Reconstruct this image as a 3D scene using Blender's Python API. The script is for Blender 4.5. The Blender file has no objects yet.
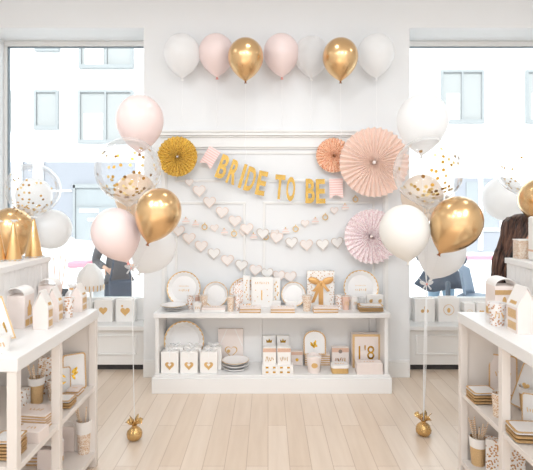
import bpy, bmesh, math, random
from mathutils import Vector, Matrix
random.seed(7)
PI = math.pi
sc = bpy.context.scene
COL = sc.collection
F, VX, VY, H = 470.0, 268.0, 205.0, 1.5      # focal length in px, vanishing point, eye height

# ---------------------------------------------------------------- camera
cam = bpy.data.cameras.new('camera'); cam_o = bpy.data.objects.new('camera', cam); COL.objects.link(cam_o)
cam.sensor_width = 36; cam.lens = F / 533 * 36
cam.shift_x = (266.5 - VX) / 533; cam.shift_y = -(235 - VY) / 533
cam_o.location = (0, 0, H); cam_o.rotation_euler = (PI / 2, 0, 0)
cam.dof.use_dof = True; cam.dof.focus_distance = 3.9; cam.dof.aperture_fstop = 4.5
sc.camera = cam_o
sc.view_settings.view_transform = 'Standard'; sc.view_settings.look = 'None'
sc.view_settings.gamma = 1; sc.view_settings.use_curve_mapping = False
sc.view_settings.exposure = 0.12
sc.cycles.use_denoising = True
sc.cycles.max_bounces = 12; sc.cycles.diffuse_bounces = 6; sc.cycles.transparent_max_bounces = 24
sc.cycles.caustics_reflective = False; sc.cycles.caustics_refractive = False

# ---------------------------------------------------------------- materials
def lin(c):
    return tuple(((v / 255) / 12.92 if v / 255 <= .04045 else ((v / 255 + .055) / 1.055) ** 2.4) for v in c) + (1,)
MATS = {}
def mat(name, rgb, rough=.5, metal=0, var=.04, vscale=8, bump=0, bscale=60, coat=0, transl=0, spec=.5, sheen=0):
    if name in MATS: return MATS[name]
    m = bpy.data.materials.new(name); m.use_nodes = True
    nt = m.node_tree; b = nt.nodes['Principled BSDF']; out = nt.nodes['Material Output']
    b.inputs['Roughness'].default_value = rough; b.inputs['Metallic'].default_value = metal
    b.inputs['Coat Weight'].default_value = coat; b.inputs['Coat Roughness'].default_value = .08
    b.inputs['Specular IOR Level'].default_value = spec
    tc = nt.nodes.new('ShaderNodeTexCoord')
    n = nt.nodes.new('ShaderNodeTexNoise'); n.inputs['Scale'].default_value = vscale
    nt.links.new(tc.outputs['Object'], n.inputs['Vector'])
    r = nt.nodes.new('ShaderNodeMix'); r.data_type = 'RGBA'
    c = lin(rgb); r.inputs['A'].default_value = tuple(v * (1 - var) for v in c[:3]) + (1,)
    r.inputs['B'].default_value = tuple(min(1, v * (1 + var)) for v in c[:3]) + (1,)
    nt.links.new(n.outputs['Fac'], r.inputs['Factor']); nt.links.new(r.outputs['Result'], b.inputs['Base Color'])
    if bump:
        n2 = nt.nodes.new('ShaderNodeTexNoise'); n2.inputs['Scale'].default_value = bscale
        nt.links.new(tc.outputs['Object'], n2.inputs['Vector'])
        bp = nt.nodes.new('ShaderNodeBump'); bp.inputs['Strength'].default_value = bump; bp.inputs['Distance'].default_value = .01
        nt.links.new(n2.outputs['Fac'], bp.inputs['Height']); nt.links.new(bp.outputs['Normal'], b.inputs['Normal'])
    if transl:
        t = nt.nodes.new('ShaderNodeBsdfTranslucent'); nt.links.new(r.outputs['Result'], t.inputs['Color'])
        mx = nt.nodes.new('ShaderNodeMixShader'); mx.inputs[0].default_value = transl
        nt.links.new(b.outputs[0], mx.inputs[1]); nt.links.new(t.outputs[0], mx.inputs[2]); nt.links.new(mx.outputs[0], out.inputs[0])
    MATS[name] = m; return m

def spots(name, base, spot, scale=60, thr=.35, metal=.8, rough=.45, rand=1.0):
    """paper printed with foil dots"""
    if name in MATS: return MATS[name]
    m = bpy.data.materials.new(name); m.use_nodes = True
    nt = m.node_tree; b = nt.nodes['Principled BSDF']
    tc = nt.nodes.new('ShaderNodeTexCoord'); v = nt.nodes.new('ShaderNodeTexVoronoi')
    v.inputs['Scale'].default_value = scale; v.inputs['Randomness'].default_value = rand
    nt.links.new(tc.outputs['Object'], v.inputs['Vector'])
    lt = nt.nodes.new('ShaderNodeMath'); lt.operation = 'LESS_THAN'; lt.inputs[1].default_value = thr
    nt.links.new(v.outputs['Distance'], lt.inputs[0])
    r = nt.nodes.new('ShaderNodeMix'); r.data_type = 'RGBA'
    r.inputs['A'].default_value = lin(base); r.inputs['B'].default_value = lin(spot)
    nt.links.new(lt.outputs[0], r.inputs['Factor']); nt.links.new(r.outputs['Result'], b.inputs['Base Color'])
    mm = nt.nodes.new('ShaderNodeMath'); mm.operation = 'MULTIPLY'; mm.inputs[1].default_value = metal
    nt.links.new(lt.outputs[0], mm.inputs[0]); nt.links.new(mm.outputs[0], b.inputs['Metallic'])
    b.inputs['Roughness'].default_value = rough
    MATS[name] = m; return m

def stripes(name, a, bcol, scale, axis='Z'):
    if name in MATS: return MATS[name]
    m = bpy.data.materials.new(name); m.use_nodes = True
    nt = m.node_tree; b = nt.nodes['Principled BSDF']
    tc = nt.nodes.new('ShaderNodeTexCoord'); w = nt.nodes.new('ShaderNodeTexWave')
    w.bands_direction = axis; w.inputs['Scale'].default_value = scale
    nt.links.new(tc.outputs['Object'], w.inputs['Vector'])
    lt = nt.nodes.new('ShaderNodeMath'); lt.operation = 'GREATER_THAN'; lt.inputs[1].default_value = .5
    nt.links.new(w.outputs['Fac'], lt.inputs[0])
    r = nt.nodes.new('ShaderNodeMix'); r.data_type = 'RGBA'
    r.inputs['A'].default_value = lin(a); r.inputs['B'].default_value = lin(bcol)
    nt.links.new(lt.outputs[0], r.inputs['Factor']); nt.links.new(r.outputs['Result'], b.inputs['Base Color'])
    b.inputs['Roughness'].default_value = .6
    MATS[name] = m; return m

def film(name, tint=(255, 255, 255), rim=.55, base=.05, rough=.05, blend=.35, milky=0.0, mrim=.55):
    """thin clear sheet: sees through, reflects at grazing angles"""
    if name in MATS: return MATS[name]
    m = bpy.data.materials.new(name); m.use_nodes = True
    nt = m.node_tree; nt.nodes.remove(nt.nodes['Principled BSDF']); out = nt.nodes['Material Output']
    tr = nt.nodes.new('ShaderNodeBsdfTransparent'); tr.inputs[0].default_value = lin(tint)
    gl = nt.nodes.new('ShaderNodeBsdfGlossy'); gl.inputs['Roughness'].default_value = rough
    lw = nt.nodes.new('ShaderNodeLayerWeight'); lw.inputs['Blend'].default_value = blend
    ml = nt.nodes.new('ShaderNodeMath'); ml.operation = 'MULTIPLY_ADD'; ml.inputs[1].default_value = rim; ml.inputs[2].default_value = base
    nt.links.new(lw.outputs['Fresnel'], ml.inputs[0])
    mx = nt.nodes.new('ShaderNodeMixShader'); nt.links.new(ml.outputs[0], mx.inputs[0])
    nt.links.new(tr.outputs[0], mx.inputs[1]); nt.links.new(gl.outputs[0], mx.inputs[2])
    last = mx
    if milky:
        d = nt.nodes.new('ShaderNodeBsdfDiffuse'); d.inputs[0].default_value = (.95, .95, .95, 1)
        t2 = nt.nodes.new('ShaderNodeBsdfTranslucent'); t2.inputs[0].default_value = (.95, .95, .95, 1)
        a = nt.nodes.new('ShaderNodeMixShader'); a.inputs[0].default_value = .5
        nt.links.new(d.outputs[0], a.inputs[1]); nt.links.new(t2.outputs[0], a.inputs[2])
        lf = nt.nodes.new('ShaderNodeLayerWeight'); lf.inputs['Blend'].default_value = .3
        m2 = nt.nodes.new('ShaderNodeMath'); m2.operation = 'MULTIPLY_ADD'; m2.inputs[1].default_value = mrim; m2.inputs[2].default_value = milky
        nt.links.new(lf.outputs['Facing'], m2.inputs[0])
        last = nt.nodes.new('ShaderNodeMixShader'); nt.links.new(m2.outputs[0], last.inputs[0])
        nt.links.new(mx.outputs[0], last.inputs[1]); nt.links.new(a.outputs[0], last.inputs[2])
    nt.links.new(last.outputs[0], out.inputs[0])
    MATS[name] = m; return m

def floor_mat():
    m = bpy.data.materials.new('pale_oak_floor'); m.use_nodes = True
    nt = m.node_tree; b = nt.nodes['Principled BSDF']
    tc = nt.nodes.new('ShaderNodeTexCoord'); mp = nt.nodes.new('ShaderNodeMapping')
    mp.inputs['Rotation'].default_value = (0, 0, PI / 2)
    nt.links.new(tc.outputs['Object'], mp.inputs['Vector'])
    br = nt.nodes.new('ShaderNodeTexBrick'); br.inputs['Scale'].default_value = 1
    br.inputs['Brick Width'].default_value = 1.35; br.inputs['Row Height'].default_value = .125
    br.inputs['Mortar Size'].default_value = .0022; br.inputs['Mortar Smooth'].default_value = .3
    br.offset = .37; br.offset_frequency = 2
    br.inputs['Color1'].default_value = lin((233, 216, 199)); br.inputs['Color2'].default_value = lin((224, 204, 184))
    br.inputs['Mortar'].default_value = lin((196, 172, 150))
    nt.links.new(mp.outputs[0], br.inputs['Vector'])
    n = nt.nodes.new('ShaderNodeTexNoise'); n.inputs['Scale'].default_value = 3; n.inputs['Detail'].default_value = 6
    mp2 = nt.nodes.new('ShaderNodeMapping'); mp2.inputs['Scale'].default_value = (9, .8, 1)
    nt.links.new(tc.outputs['Object'], mp2.inputs['Vector']); nt.links.new(mp2.outputs[0], n.inputs['Vector'])
    mx = nt.nodes.new('ShaderNodeMix'); mx.data_type = 'RGBA'; mx.blend_type = 'MULTIPLY'; mx.inputs['Factor'].default_value = .22
    rr = nt.nodes.new('ShaderNodeValToRGB'); rr.color_ramp.elements[0].color = (.72, .64, .56, 1); rr.color_ramp.elements[0].position = .3
    rr.color_ramp.elements[1].position = .65
    nt.links.new(n.outputs['Fac'], rr.inputs[0]); nt.links.new(br.outputs['Color'], mx.inputs['A']); nt.links.new(rr.outputs[0], mx.inputs['B'])
    nt.links.new(mx.outputs['Result'], b.inputs['Base Color'])
    b.inputs['Roughness'].default_value = .33; b.inputs['Coat Weight'].default_value = .35; b.inputs['Coat Roughness'].default_value = .22
    return m

WALL = mat('white_wall_paint', (232, 233, 234), .75, var=.01, vscale=2, bump=.05, bscale=120)
TRIM = mat('white_trim_paint', (233, 232, 230), .45, var=.01, vscale=3)
LACQ = mat('white_lacquered_wood', (236, 235, 234), .38, var=.015, vscale=5)
LACQW = mat('warm_white_lacquered_wood', (232, 225, 219), .4, var=.015, vscale=5)
CEIL = mat('ceiling_paint', (236, 236, 236), .8, var=.01)
CHROME_GOLD = mat('gold_chrome_latex', (230, 192, 142), .27, 1, var=.02, vscale=3, coat=.2)
CHAMP = mat('champagne_latex', (240, 214, 186), .35, .1, var=.02, coat=.3, transl=.12)
PINKB = mat('pale_pink_latex', (253, 237, 234), .32, 0, var=.01, coat=.35, transl=.25)
WHITEB = mat('white_latex', (253, 253, 253), .32, 0, var=.003, coat=.35, transl=.5)
CREAMB = mat('cream_latex', (251, 249, 245), .32, 0, var=.005, coat=.35, transl=.3)
CREAMP = mat('cream_pearl_latex', (245, 230, 214), .35, .1, var=.02, coat=.3, transl=.2)
KNOTP = mat('pink_knot_latex', (236, 160, 150), .4)
KNOTG = mat('bronze_knot_latex', (150, 92, 50), .35, .5)
FOIL = mat('gold_foil', (222, 178, 78), .24, 1, var=.1, vscale=25)
FOILS = mat('soft_gold_foil', (226, 188, 128), .42, .75, var=.12, vscale=60)
KRAFT = mat('gold_kraft_edge', (212, 174, 124), .5, .4, var=.18, vscale=120)
GLIT = mat('gold_glitter', (236, 194, 146), .38, .7, var=.35, vscale=260, bump=.4, bscale=300)
ROSEG = mat('rose_gold_glitter', (226, 190, 168), .4, .4, var=.25, vscale=220, bump=.3, bscale=260)
PAPER = mat('white_card', (243, 240, 237), .6, var=.015, vscale=20)
PAPERW = mat('blush_card', (238, 226, 220), .6, var=.02, vscale=20)
CHINA = mat('white_paper_plate', (240, 238, 237), .3, var=.01, coat=.2)
BLUSHT = mat('blush_print', (232, 196, 178), .6, var=.1, vscale=60)
TULLE = film('white_tulle', rim=.1, base=.02, rough=.6, milky=.5)
RIBW = mat('white_curling_ribbon', (246, 246, 246), .3, var=.01, transl=.2)
RIBG = mat('gold_satin_ribbon', (222, 172, 110), .35, .3, var=.12, vscale=40)
GLASS = film('window_glass', tint=(250, 253, 253), rim=.35, base=.02, rough=.0, blend=.12)
CLEAR = film('clear_balloon_film', rim=.4, base=.01, rough=.08, blend=.2, milky=.02, mrim=.34)
DOTS = spots('gold_dotted_paper', (244, 240, 236), (198, 150, 96), 62, .3)
DOTSF = spots('fine_gold_dotted_paper', (240, 226, 212), (206, 160, 104), 170, .42, rand=.9)
HEARTP = spots('gold_heart_print_paper', (243, 238, 234), (200, 150, 96), 75, .38)
FLORAL = spots('floral_print_paper', (243, 238, 236), (214, 168, 132), 80, .4)
STRAWM = stripes('gold_striped_straw_paper', (244, 236, 226), (212, 168, 112), 34)

# ---------------------------------------------------------------- mesh helper
class MB:
    def __init__(s): s.bm = bmesh.new()
    def poly(s, vs, faces):
        v = [s.bm.verts.new(p) for p in vs]
        for f in faces:
            try: s.bm.faces.new([v[i] for i in f])
            except ValueError: pass
        return s
    def box(s, x0, x1, y0, y1, z0, z1, M=None):
        vs = [Vector((x, y, z)) for z in (z0, z1) for y in (y0, y1) for x in (x0, x1)]
        if M: vs = [M @ v for v in vs]
        return s.poly(vs, [(0, 2, 3, 1), (4, 5, 7, 6), (0, 1, 5, 4), (2, 6, 7, 3), (0, 4, 6, 2), (1, 3, 7, 5)])
    def lathe(s, prof, n=32, M=None, cx=0, cy=0, close=False):
        rings = []
        for r, z in prof:
            if r < 1e-6:
                p = Vector((cx, cy, z)); rings.append([s.bm.verts.new(M @ p if M else p)])
            else:
                rr = []
                for i in range(n):
                    a = 2 * PI * i / n; p = Vector((cx + r * math.cos(a), cy + r * math.sin(a), z))
                    rr.append(s.bm.verts.new(M @ p if M else p))
                rings.append(rr)
        if close: rings.append(rings[0])
        for a, b in zip(rings, rings[1:]):
            if len(a) == 1 and len(b) == 1: continue
            for i in range(n):
                j = (i + 1) % n
                if len(a) == 1: s.bm.faces.new((a[0], b[i], b[j]))
                elif len(b) == 1: s.bm.faces.new((a[i], b[0], a[j]))
                else: s.bm.faces.new((a[i], b[i], b[j], a[j]))
        return s
    def tube(s, pts, r, n=8, cap=True):
        pts = [Vector(p) for p in pts]; rs = r if isinstance(r, (list, tuple)) else [r] * len(pts)
        rings = []; up = Vector((0, 0, 1)); nrm = None
        for i, p in enumerate(pts):
            t = (pts[min(i + 1, len(pts) - 1)] - pts[max(i - 1, 0)]).normalized()
            if nrm is None:
                nrm = t.cross(up) if abs(t.dot(up)) < .95 else t.cross(Vector((1, 0, 0)))
            nrm = (nrm - t * nrm.dot(t)).normalized(); bn = t.cross(nrm)
            rings.append([s.bm.verts.new(p + (nrm * math.cos(2 * PI * k / n) + bn * math.sin(2 * PI * k / n)) * rs[i]) for k in range(n)])
        for a, b in zip(rings, rings[1:]):
            for k in range(n): s.bm.faces.new((a[k], a[(k + 1) % n], b[(k + 1) % n], b[k]))
        if cap: s.bm.faces.new(rings[0][::-1]); s.bm.faces.new(rings[-1])
        return s
    def strip(s, pts, w, wd=(1, 0, 0), t=.0006):
        """flat ribbon with a real thickness"""
        wd = Vector(wd).normalized() * w / 2; pts = [Vector(p) for p in pts]; rr = []
        for i, p in enumerate(pts):
            tg = (pts[min(i + 1, len(pts) - 1)] - pts[max(i - 1, 0)]).normalized()
            n = tg.cross(wd).normalized() * t / 2
            rr.append([s.bm.verts.new(q) for q in (p - wd - n, p + wd - n, p + wd + n, p - wd + n)])
        for a, b in zip(rr, rr[1:]):
            for k in range(4): s.bm.faces.new((a[k], a[(k + 1) % 4], b[(k + 1) % 4], b[k]))
        s.bm.faces.new(rr[0][::-1]); s.bm.faces.new(rr[-1]); return s
    def prism(s, pts, t, M=None):
        """2D outline in x,z, thickness t along y (front face at y=0, goes back to y=t)"""
        n = len(pts); a = [Vector((p[0], 0, p[1])) for p in pts]; b = [Vector((p[0], t, p[1])) for p in pts]
        vs = a + b
        if M: vs = [M @ v for v in vs]
        return s.poly(vs, [tuple(range(n)), tuple(range(2 * n - 1, n - 1, -1))] + [(i, i + n, (i + 1) % n + n, (i + 1) % n) for i in range(n)])
    def band(s, outer, inner, t, M=None):
        """ring between two outlines with equal counts, in x,z"""
        n = len(outer); vs = [Vector((p[0], y, p[1])) for y in (0, t) for L in (outer, inner) for p in L]
        if M: vs = [M @ v for v in vs]
        f = []
        for i in range(n):
            j = (i + 1) % n
            f += [(i, j, n + j, n + i), (2 * n + i, 3 * n + i, 3 * n + j, 2 * n + j), (i, 2 * n + i, 2 * n + j, j), (n + i, n + j, 3 * n + j, 3 * n + i)]
        return s.poly(vs, f)
    def ell(s, c, r, M=None, nu=20, nv=12):
        prof = [(math.sin(PI * k / nv), -math.cos(PI * k / nv)) for k in range(nv + 1)]
        prof[0] = (0, -1); prof[-1] = (0, 1)
        MM = Matrix.Translation(c) @ Matrix.Diagonal((r[0], r[1], r[2], 1))
        return s.lathe(prof, nu, (M @ MM) if M else MM)
    def build(s, name, m, parent=None, bevel=0, smooth=True, loc=None, rot=None, angle=.6):
        bmesh.ops.recalc_face_normals(s.bm, faces=s.bm.faces)
        me = bpy.data.meshes.new(name); s.bm.to_mesh(me); s.bm.free()
        me.materials.append(m)
        if smooth:
            for p in me.polygons: p.use_smooth = True
            me.set_sharp_from_angle(angle=angle)
        o = bpy.data.objects.new(name, me); COL.objects.link(o)
        if parent: o.parent = parent
        if loc: o.location = loc
        if rot: o.rotation_euler = rot
        if bevel:
            b = o.modifiers.new('bevel', 'BEVEL'); b.width = bevel; b.segments = 2; b.limit_method = 'ANGLE'
        return o

def tag(o, label, cat, group=None):
    o['label'] = label; o['category'] = cat
    if group: o['group'] = group
    return o
def thing(name, label, cat, loc=(0, 0, 0), rot=(0, 0, 0), group=None):
    o = bpy.data.objects.new(name, None); o.empty_display_size = .05; COL.objects.link(o)
    o.location = loc; o.rotation_euler = rot
    return tag(o, label, cat, group)
def struct(name, mb, m, bevel=0, smooth=False):
    o = mb.build(name, m, None, bevel, smooth); o['kind'] = 'structure'; return o
def at(xp, yp, Y): return Vector(((xp - VX) / F * Y, Y, H - (yp - VY) / F * Y))
def on(xp, yb, z):
    s = (yb - VY) / (H - z); return (xp - VX) / s, F / s, s

def heart_pts(w, n=28, c=(0, 0), h=None):
    h = h or w * .92; P = []
    for i in range(n):
        t = 2 * PI * i / n
        P.append((c[0] + 16 * math.sin(t) ** 3 / 32 * w, c[1] + (13 * math.cos(t) - 5 * math.cos(2 * t) - 2 * math.cos(3 * t) - math.cos(4 * t) + 2.5) / 29 * h))
    return P
def circ(r, n=32, c=(0, 0), wave=0, k=0, rz=None):
    rz = rz or r
    return [(c[0] + (r + wave * math.cos(k * 2 * PI * i / n)) * math.cos(2 * PI * i / n), c[1] + (rz + wave * math.cos(k * 2 * PI * i / n)) * math.sin(2 * PI * i / n)) for i in range(n)]
def rrect(w, h, r, n=6, c=(0, 0), wave=0):
    P = []
    for cx, cz, a0 in ((w / 2 - r, h / 2 - r, 0), (-w / 2 + r, h / 2 - r, 90), (-w / 2 + r, -h / 2 + r, 180), (w / 2 - r, -h / 2 + r, 270)):
        for i in range(n):
            a = math.radians(a0 + 90 * i / (n - 1)); P.append((c[0] + cx + r * math.cos(a), c[1] + cz + r * math.sin(a)))
    return P
def wavy(pts, amp, per):
    """resample an outline and ripple it"""
    L = [Vector(p) for p in pts]; out = []; acc = 0; c = sum(L, Vector((0, 0))) / len(L)
    for i in range(len(L)):
        a, b = L[i], L[(i + 1) % len(L)]; d = (b - a).length; k = max(1, int(d / (per / 4)))
        for j in range(k):
            p = a.lerp(b, j / k); q = acc + d * j / k
            p = p + (p - c).normalized() * amp * math.cos(2 * PI * q / per); out.append((p.x, p.y))
        acc += d
    return out

# text as real, thin lettering
_font_cache = {}
def text_mesh(txt, size, t, bold=0.0, sx=1.0):
    cu = bpy.data.curves.new('lettering', 'FONT'); cu.body = txt; cu.size = size; cu.extrude = t / 2; cu.offset = bold
    cu.align_x = 'CENTER'; cu.align_y = 'CENTER'; cu.resolution_u = 4
    o = bpy.data.objects.new('lettering', cu); COL.objects.link(o)
    bpy.context.view_layer.update()
    me = bpy.data.meshes.new_from_object(o.evaluated_get(bpy.context.evaluated_depsgraph_get()))
    bpy.data.objects.remove(o); bpy.data.curves.remove(cu)
    xs = [v.co.x for v in me.vertices]; ys = [v.co.y for v in me.vertices]
    cx, cy = (min(xs) + max(xs)) / 2, (min(ys) + max(ys)) / 2
    for v in me.vertices: v.co = Vector(((v.co.x - cx) * sx, v.co.z, v.co.y - cy))
    return me, (max(xs) - min(xs)) * sx, max(ys) - min(ys)
def lettering(name, txt, h, t, m, parent, loc, rot=(0, 0, 0), w=None, bold=0, label=None):
    me, ww, hh = text_mesh(txt, 1.0, t, bold)
    k = h / hh; kx = (w / ww) if w else k
    for v in me.vertices: v.co.x *= kx; v.co.z *= k
    me.materials.append(m)
    o = bpy.data.objects.new(name, me); COL.objects.link(o); o.parent = parent; o.location = loc; o.rotation_euler = rot
    if label: o['label'] = label
    return o

def scribble(mb, cx, cz, w, h, n, y, M=None, seed=1, th=.0008):
    """short strokes standing for script too small to read"""
    R = random.Random(seed); x = cx - w / 2; st = w / n
    for i in range(n):
        ww = st * R.uniform(.25, .4); hh = h * R.uniform(.5, 1)
        T = Matrix.Translation((x + st * (i + .5), y, cz)) @ Matrix.Rotation(R.uniform(-.4, .4), 4, 'Y')
        T = (M @ T) if M else T
        mb.prism([(-ww / 2, -hh / 2), (ww / 2, -hh / 2), (ww / 2, hh / 2), (-ww / 2, hh / 2)], th, T)
    return mb

# ================================================================ SETTING
WY = 4.10; WT = 4.50; XL, XR, YR, ZC = -3.2, 3.5, -3.2, 3.5
OL0, OL1, OR0, OR1, OT = -2.49, -1.085, 1.235, 2.64, 3.045
struct('floor', MB().box(XL, XR, YR, WT, -.1, 0), floor_mat())
struct('ceiling', MB().box(XL - .2, XR + .2, YR - .2, WT, ZC, ZC + .2), CEIL)
w = MB()
w.box(XL, OL0, WY, WT, 0, ZC).box(OL1, OR0, WY, WT, 0, ZC).box(OR1, XR, WY, WT, 0, ZC)
w.box(OL0, OL1, WY, WT, OT, ZC).box(OR0, OR1, WY, WT, OT, ZC)
struct('wall_back', w, WALL)
struct('wall_left', MB().box(XL - .2, XL, YR, WT, 0, ZC), WALL)
struct('wall_right', MB().box(XR, XR + .2, YR, WT, 0, ZC), WALL)
w = MB(); w.box(XL, XL + .15, YR - .2, YR, 0, ZC).box(XR - .15, XR, YR - .2, YR, 0, ZC).box(XL + .15, XR - .15, YR - .2, YR, 0, .1).box(XL + .15, XR - .15, YR - .2, YR, 3.35, ZC).box(-.03, .03, YR - .15, YR - .05, .1, 3.35)
struct('wall_rear', w, WALL)
b = MB()
for x0, x1 in ((XL, OL0), (OL1, OR0), (OR1, XR)):
    b.box(x0, x1, WY - .018, WY, 0, .135).box(x0, x1, WY - .012, WY, .135, .15)
struct('baseboard_back', b, TRIM, .003)
# mantel-like moulding and panel frames on the pier
PX0, PX1 = -.925, 1.045
b = MB()
for z0, z1, d in ((1.985, 2.0, .018), (2.0, 2.03, .03), (2.03, 2.085, .016), (2.085, 2.10, .03), (2.10, 2.128, .05), (2.128, 2.145, .062)):
    b.box(PX0 - d * .4, PX1 + d * .4, WY - d, WY, z0, z1)
struct('trim_1', b, TRIM, .003)
b = MB()
for x in (PX0, PX1 - .045): b.box(x, x + .045, WY - .018, WY, .15, 1.985).box(x + .012, x + .033, WY - .026, WY, .15, 1.985)
struct('trim_2', b, TRIM, .003)
def panel_frame(name, x0, x1, z0, z1, wd=.022, d=.012):
    b = MB()
    b.box(x0, x1, WY - d, WY, z1 - wd, z1).box(x0, x1, WY - d, WY, z0, z0 + wd)
    b.box(x0, x0 + wd, WY - d, WY, z0 + wd, z1 - wd).box(x1 - wd, x1, WY - d, WY, z0 + wd, z1 - wd)
    struct(name, b, TRIM, .004)
panel_frame('trim_3', -.81, .93, 1.70, 1.965)
panel_frame('trim_4', -.81, -.195, .30, 1.53)
panel_frame('trim_5', -.045, .93, .30, 1.53)
# windows with their frames, ledges and radiator panels
DARK = mat('dark_gasket', (120, 132, 140), .5); VENT = mat('dark_toe_vent', (62, 60, 60), .7)
for k, (x0, x1) in enumerate(((OL0, OL1), (OR0, OR1))):
    e = bpy.data.objects.new('window_%d' % (k + 1), None); COL.objects.link(e); e.location = ((x0 + x1) / 2, 4.45, .4); e['kind'] = 'structure'
    hw = (x1 - x0) / 2; zt = OT - .4
    MB().box(-hw, hw, -.02, .05, zt - .045, zt).box(-hw, hw, -.02, .05, 0, .225).box(-hw, -hw + .025, -.02, .05, .225, zt - .045).box(hw - .025, hw, -.02, .05, .225, zt - .045).build('window_frame', TRIM, e, .004, False)
    MB().box(-hw + .025, hw - .025, .0, .03, zt - .053, zt - .045).box(-hw + .025, -hw + .033, .0, .03, .225, zt - .053).box(hw - .033, hw - .025, .0, .03, .225, zt - .053).build('gasket', DARK, e, 0, False)
    MB().box(-hw + .026, hw - .026, .012, .018, .225, zt - .048).build('pane', GLASS, e, 0, False)
    struct('window_ledge', MB().box(x0, x1, 4.20, 4.43, .378, .416), TRIM, .004)
    p = MB().box(x0, x1, 4.25, 4.43, .055, .378)
    for a0, a1, c0, c1 in ((x0 + .1, x1 - .1, .31, .325), (x0 + .1, x1 - .1, .145, .16), (x0 + .1, x0 + .115, .16, .31), (x1 - .115, x1 - .1, .16, .31)):
        p.box(a0, a1, 4.24, 4.25, c0, c1)
    struct('trim_%d' % (6 + k), p, TRIM, .003)
    struct('trim_%d' % (8 + k), MB().box(x0, x1, 4.29, 4.43, 0, .055), VENT)  # dark vent strip at the foot of the radiator panel
    # slim sheer white blind headbox under the soffit
# ---------------------------------------------------------------- street outside
GZ = -.3
PAVE = mat('pale_paving', (236, 236, 236), .8, var=.03, vscale=1.5)
FAC = mat('pale_rendered_facade', (250, 250, 250), .8, var=.01, vscale=1)
g = struct('ground', MB().box(-30, 30, WT, 40, GZ - .2, GZ), PAVE)
SHOPB = mat('blue_grey_shopfront_paint', (148, 150, 157), .5, var=.05, vscale=1)
SHOPG = mat('pale_reflecting_shop_glass', (152, 156, 158), .3, var=.14, vscale=1.2)
WING = mat('pale_blue_window_glass', (164, 165, 164), .3, var=.06, vscale=1.3)
WINF = mat('grey_window_frame', (152, 155, 156), .5)
BY = 14.0
def px(xp, yp): return ((xp - VX) / F * BY, H - (yp - VY) / F * BY)
def building(label, x0, x1, ztop, wins, shop):
    e = thing('building', label, 'building', ((x0 + x1) / 2, BY, GZ), group=None); ox = (x0 + x1) / 2
    MB().box(x0 - ox, x1 - ox, .06, 6, 0, ztop - GZ).build('facade', FAC, e)
    for a0, a1, c0, c1, mull in wins:
        f = MB(); t = .07
        f.box(a0, a1, -.02, .06, c1 - t, c1).box(a0, a1, -.06, .06, c0 - .04, c0 + t).box(a0, a0 + t, -.02, .06, c0 + t, c1 - t).box(a1 - t, a1, -.02, .06, c0 + t, c1 - t)
        if mull: f.box((a0 + a1) / 2 - .03, (a0 + a1) / 2 + .03, -.02, .06, c0 + t, c1 - t)
        for v in f.bm.verts: v.co.x -= ox; v.co.z -= GZ
        w_ = f.build('window', WINF, e)
        MB().box(a0 + t - ox, a1 - t - ox, .03, .06, c0 + t - GZ, c1 - t - GZ).build('pane', WING, w_)
        if mull:
            MB().box(a0 + t - ox + .1, (a0 + a1) / 2 - ox - .08, .01, .03, c0 + t - GZ, c0 + .55 * (c1 - c0) - GZ).build('blind', FAC, w_)
    for kind, a0, a1, c0, c1, y0 in shop:
        m = {'b': SHOPB, 'g': SHOPG, 'w': FAC, 'f': WINF}[kind]
        nm = {'b': 'shopfront_panel', 'g': 'shop_window', 'w': 'pilaster', 'f': 'shop_window_frame'}[kind]
        MB().box(a0 - ox, a1 - ox, y0, .06, c0 - GZ, c1 - GZ).build(nm, m, e)
    return e
def R_(x0, y0, x1, y1): a = px(x0, y1); c = px(x1, y0); return a[0], c[0], a[1], c[1]
bl = building('white rendered building across the street seen through left window, blue grey shopfront', -16, -.6, 9.5,
    [R_(78, 90, 133, 142) + (1,), R_(34, 90, 58, 128) + (0,), R_(-30, 90, 10, 130) + (1,), R_(79, 25, 133, 67) + (1,), R_(35, 12, 59, 50) + (0,)],
    [('b',) + R_(-60, 162, 135, 252) + (0,), ('w',) + R_(14, 150, 23, 252) + (-.12,), ('w',) + R_(35, 150, 44, 252) + (-.12,),
     ('g',) + R_(76, 188, 133, 246) + (-.03,), ('f',) + R_(74, 185, 76, 250) + (-.08,), ('f',) + R_(74, 184, 135, 188) + (-.08,),
     ('f',) + R_(74, 205, 135, 206) + (-.05,), ('w',) + R_(48, 190, 72, 192) + (-.03,)])
sb = MB()
for i in range(9):
    a = R_(80 + 2.2 * i, 209, 81.6 + 2.2 * i, 212.5); sb.box(a[0] + 8.3, a[1] + 8.3, -.05, -.03, a[2] - GZ, a[3] - GZ)
for i in range(5):
    a = R_(88 + 2.2 * i, 218, 89.6 + 2.2 * i, 221); sb.box(a[0] + 8.3, a[1] + 8.3, -.05, -.03, a[2] - GZ, a[3] - GZ)
sb.build('window_lettering', FAC, bl)
br = building('white rendered building across the street seen through right window', -.6, 16, 9.5,
    [R_(441, 70, 484, 122) + (1,), R_(526, 70, 570, 122) + (1,)],
    [('b',) + R_(455, 178, 500, 252) + (0,), ('g',) + R_(466, 182, 478, 240) + (-.03,), ('g',) + R_(482, 182, 497, 228) + (-.03,),
     ('w',) + R_(400, 134, 560, 136) + (-.1,), ('w',) + R_(450, 228, 504, 231) + (-.06,), ('w',) + R_(478, 178, 482, 250) + (-.06,)])
PINKP = mat('pink_painted_metal', (222, 136, 150), .6)
a = at(81, 261, 7.5); e = thing('street_bench', 'blurred pink slatted bench out on the pavement beyond left window', 'bench', (a.x, 7.5, GZ))
MB().box(-.16, .16, -.15, .15, a.z - GZ - .09, a.z - GZ).build('seat', PINKP, e, .02)
for s in (-1, 1): MB().box(s * .13 - .02, s * .13 + .02, -.12, .12, 0, a.z - GZ - .09).build('leg', FAC, e)
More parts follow.
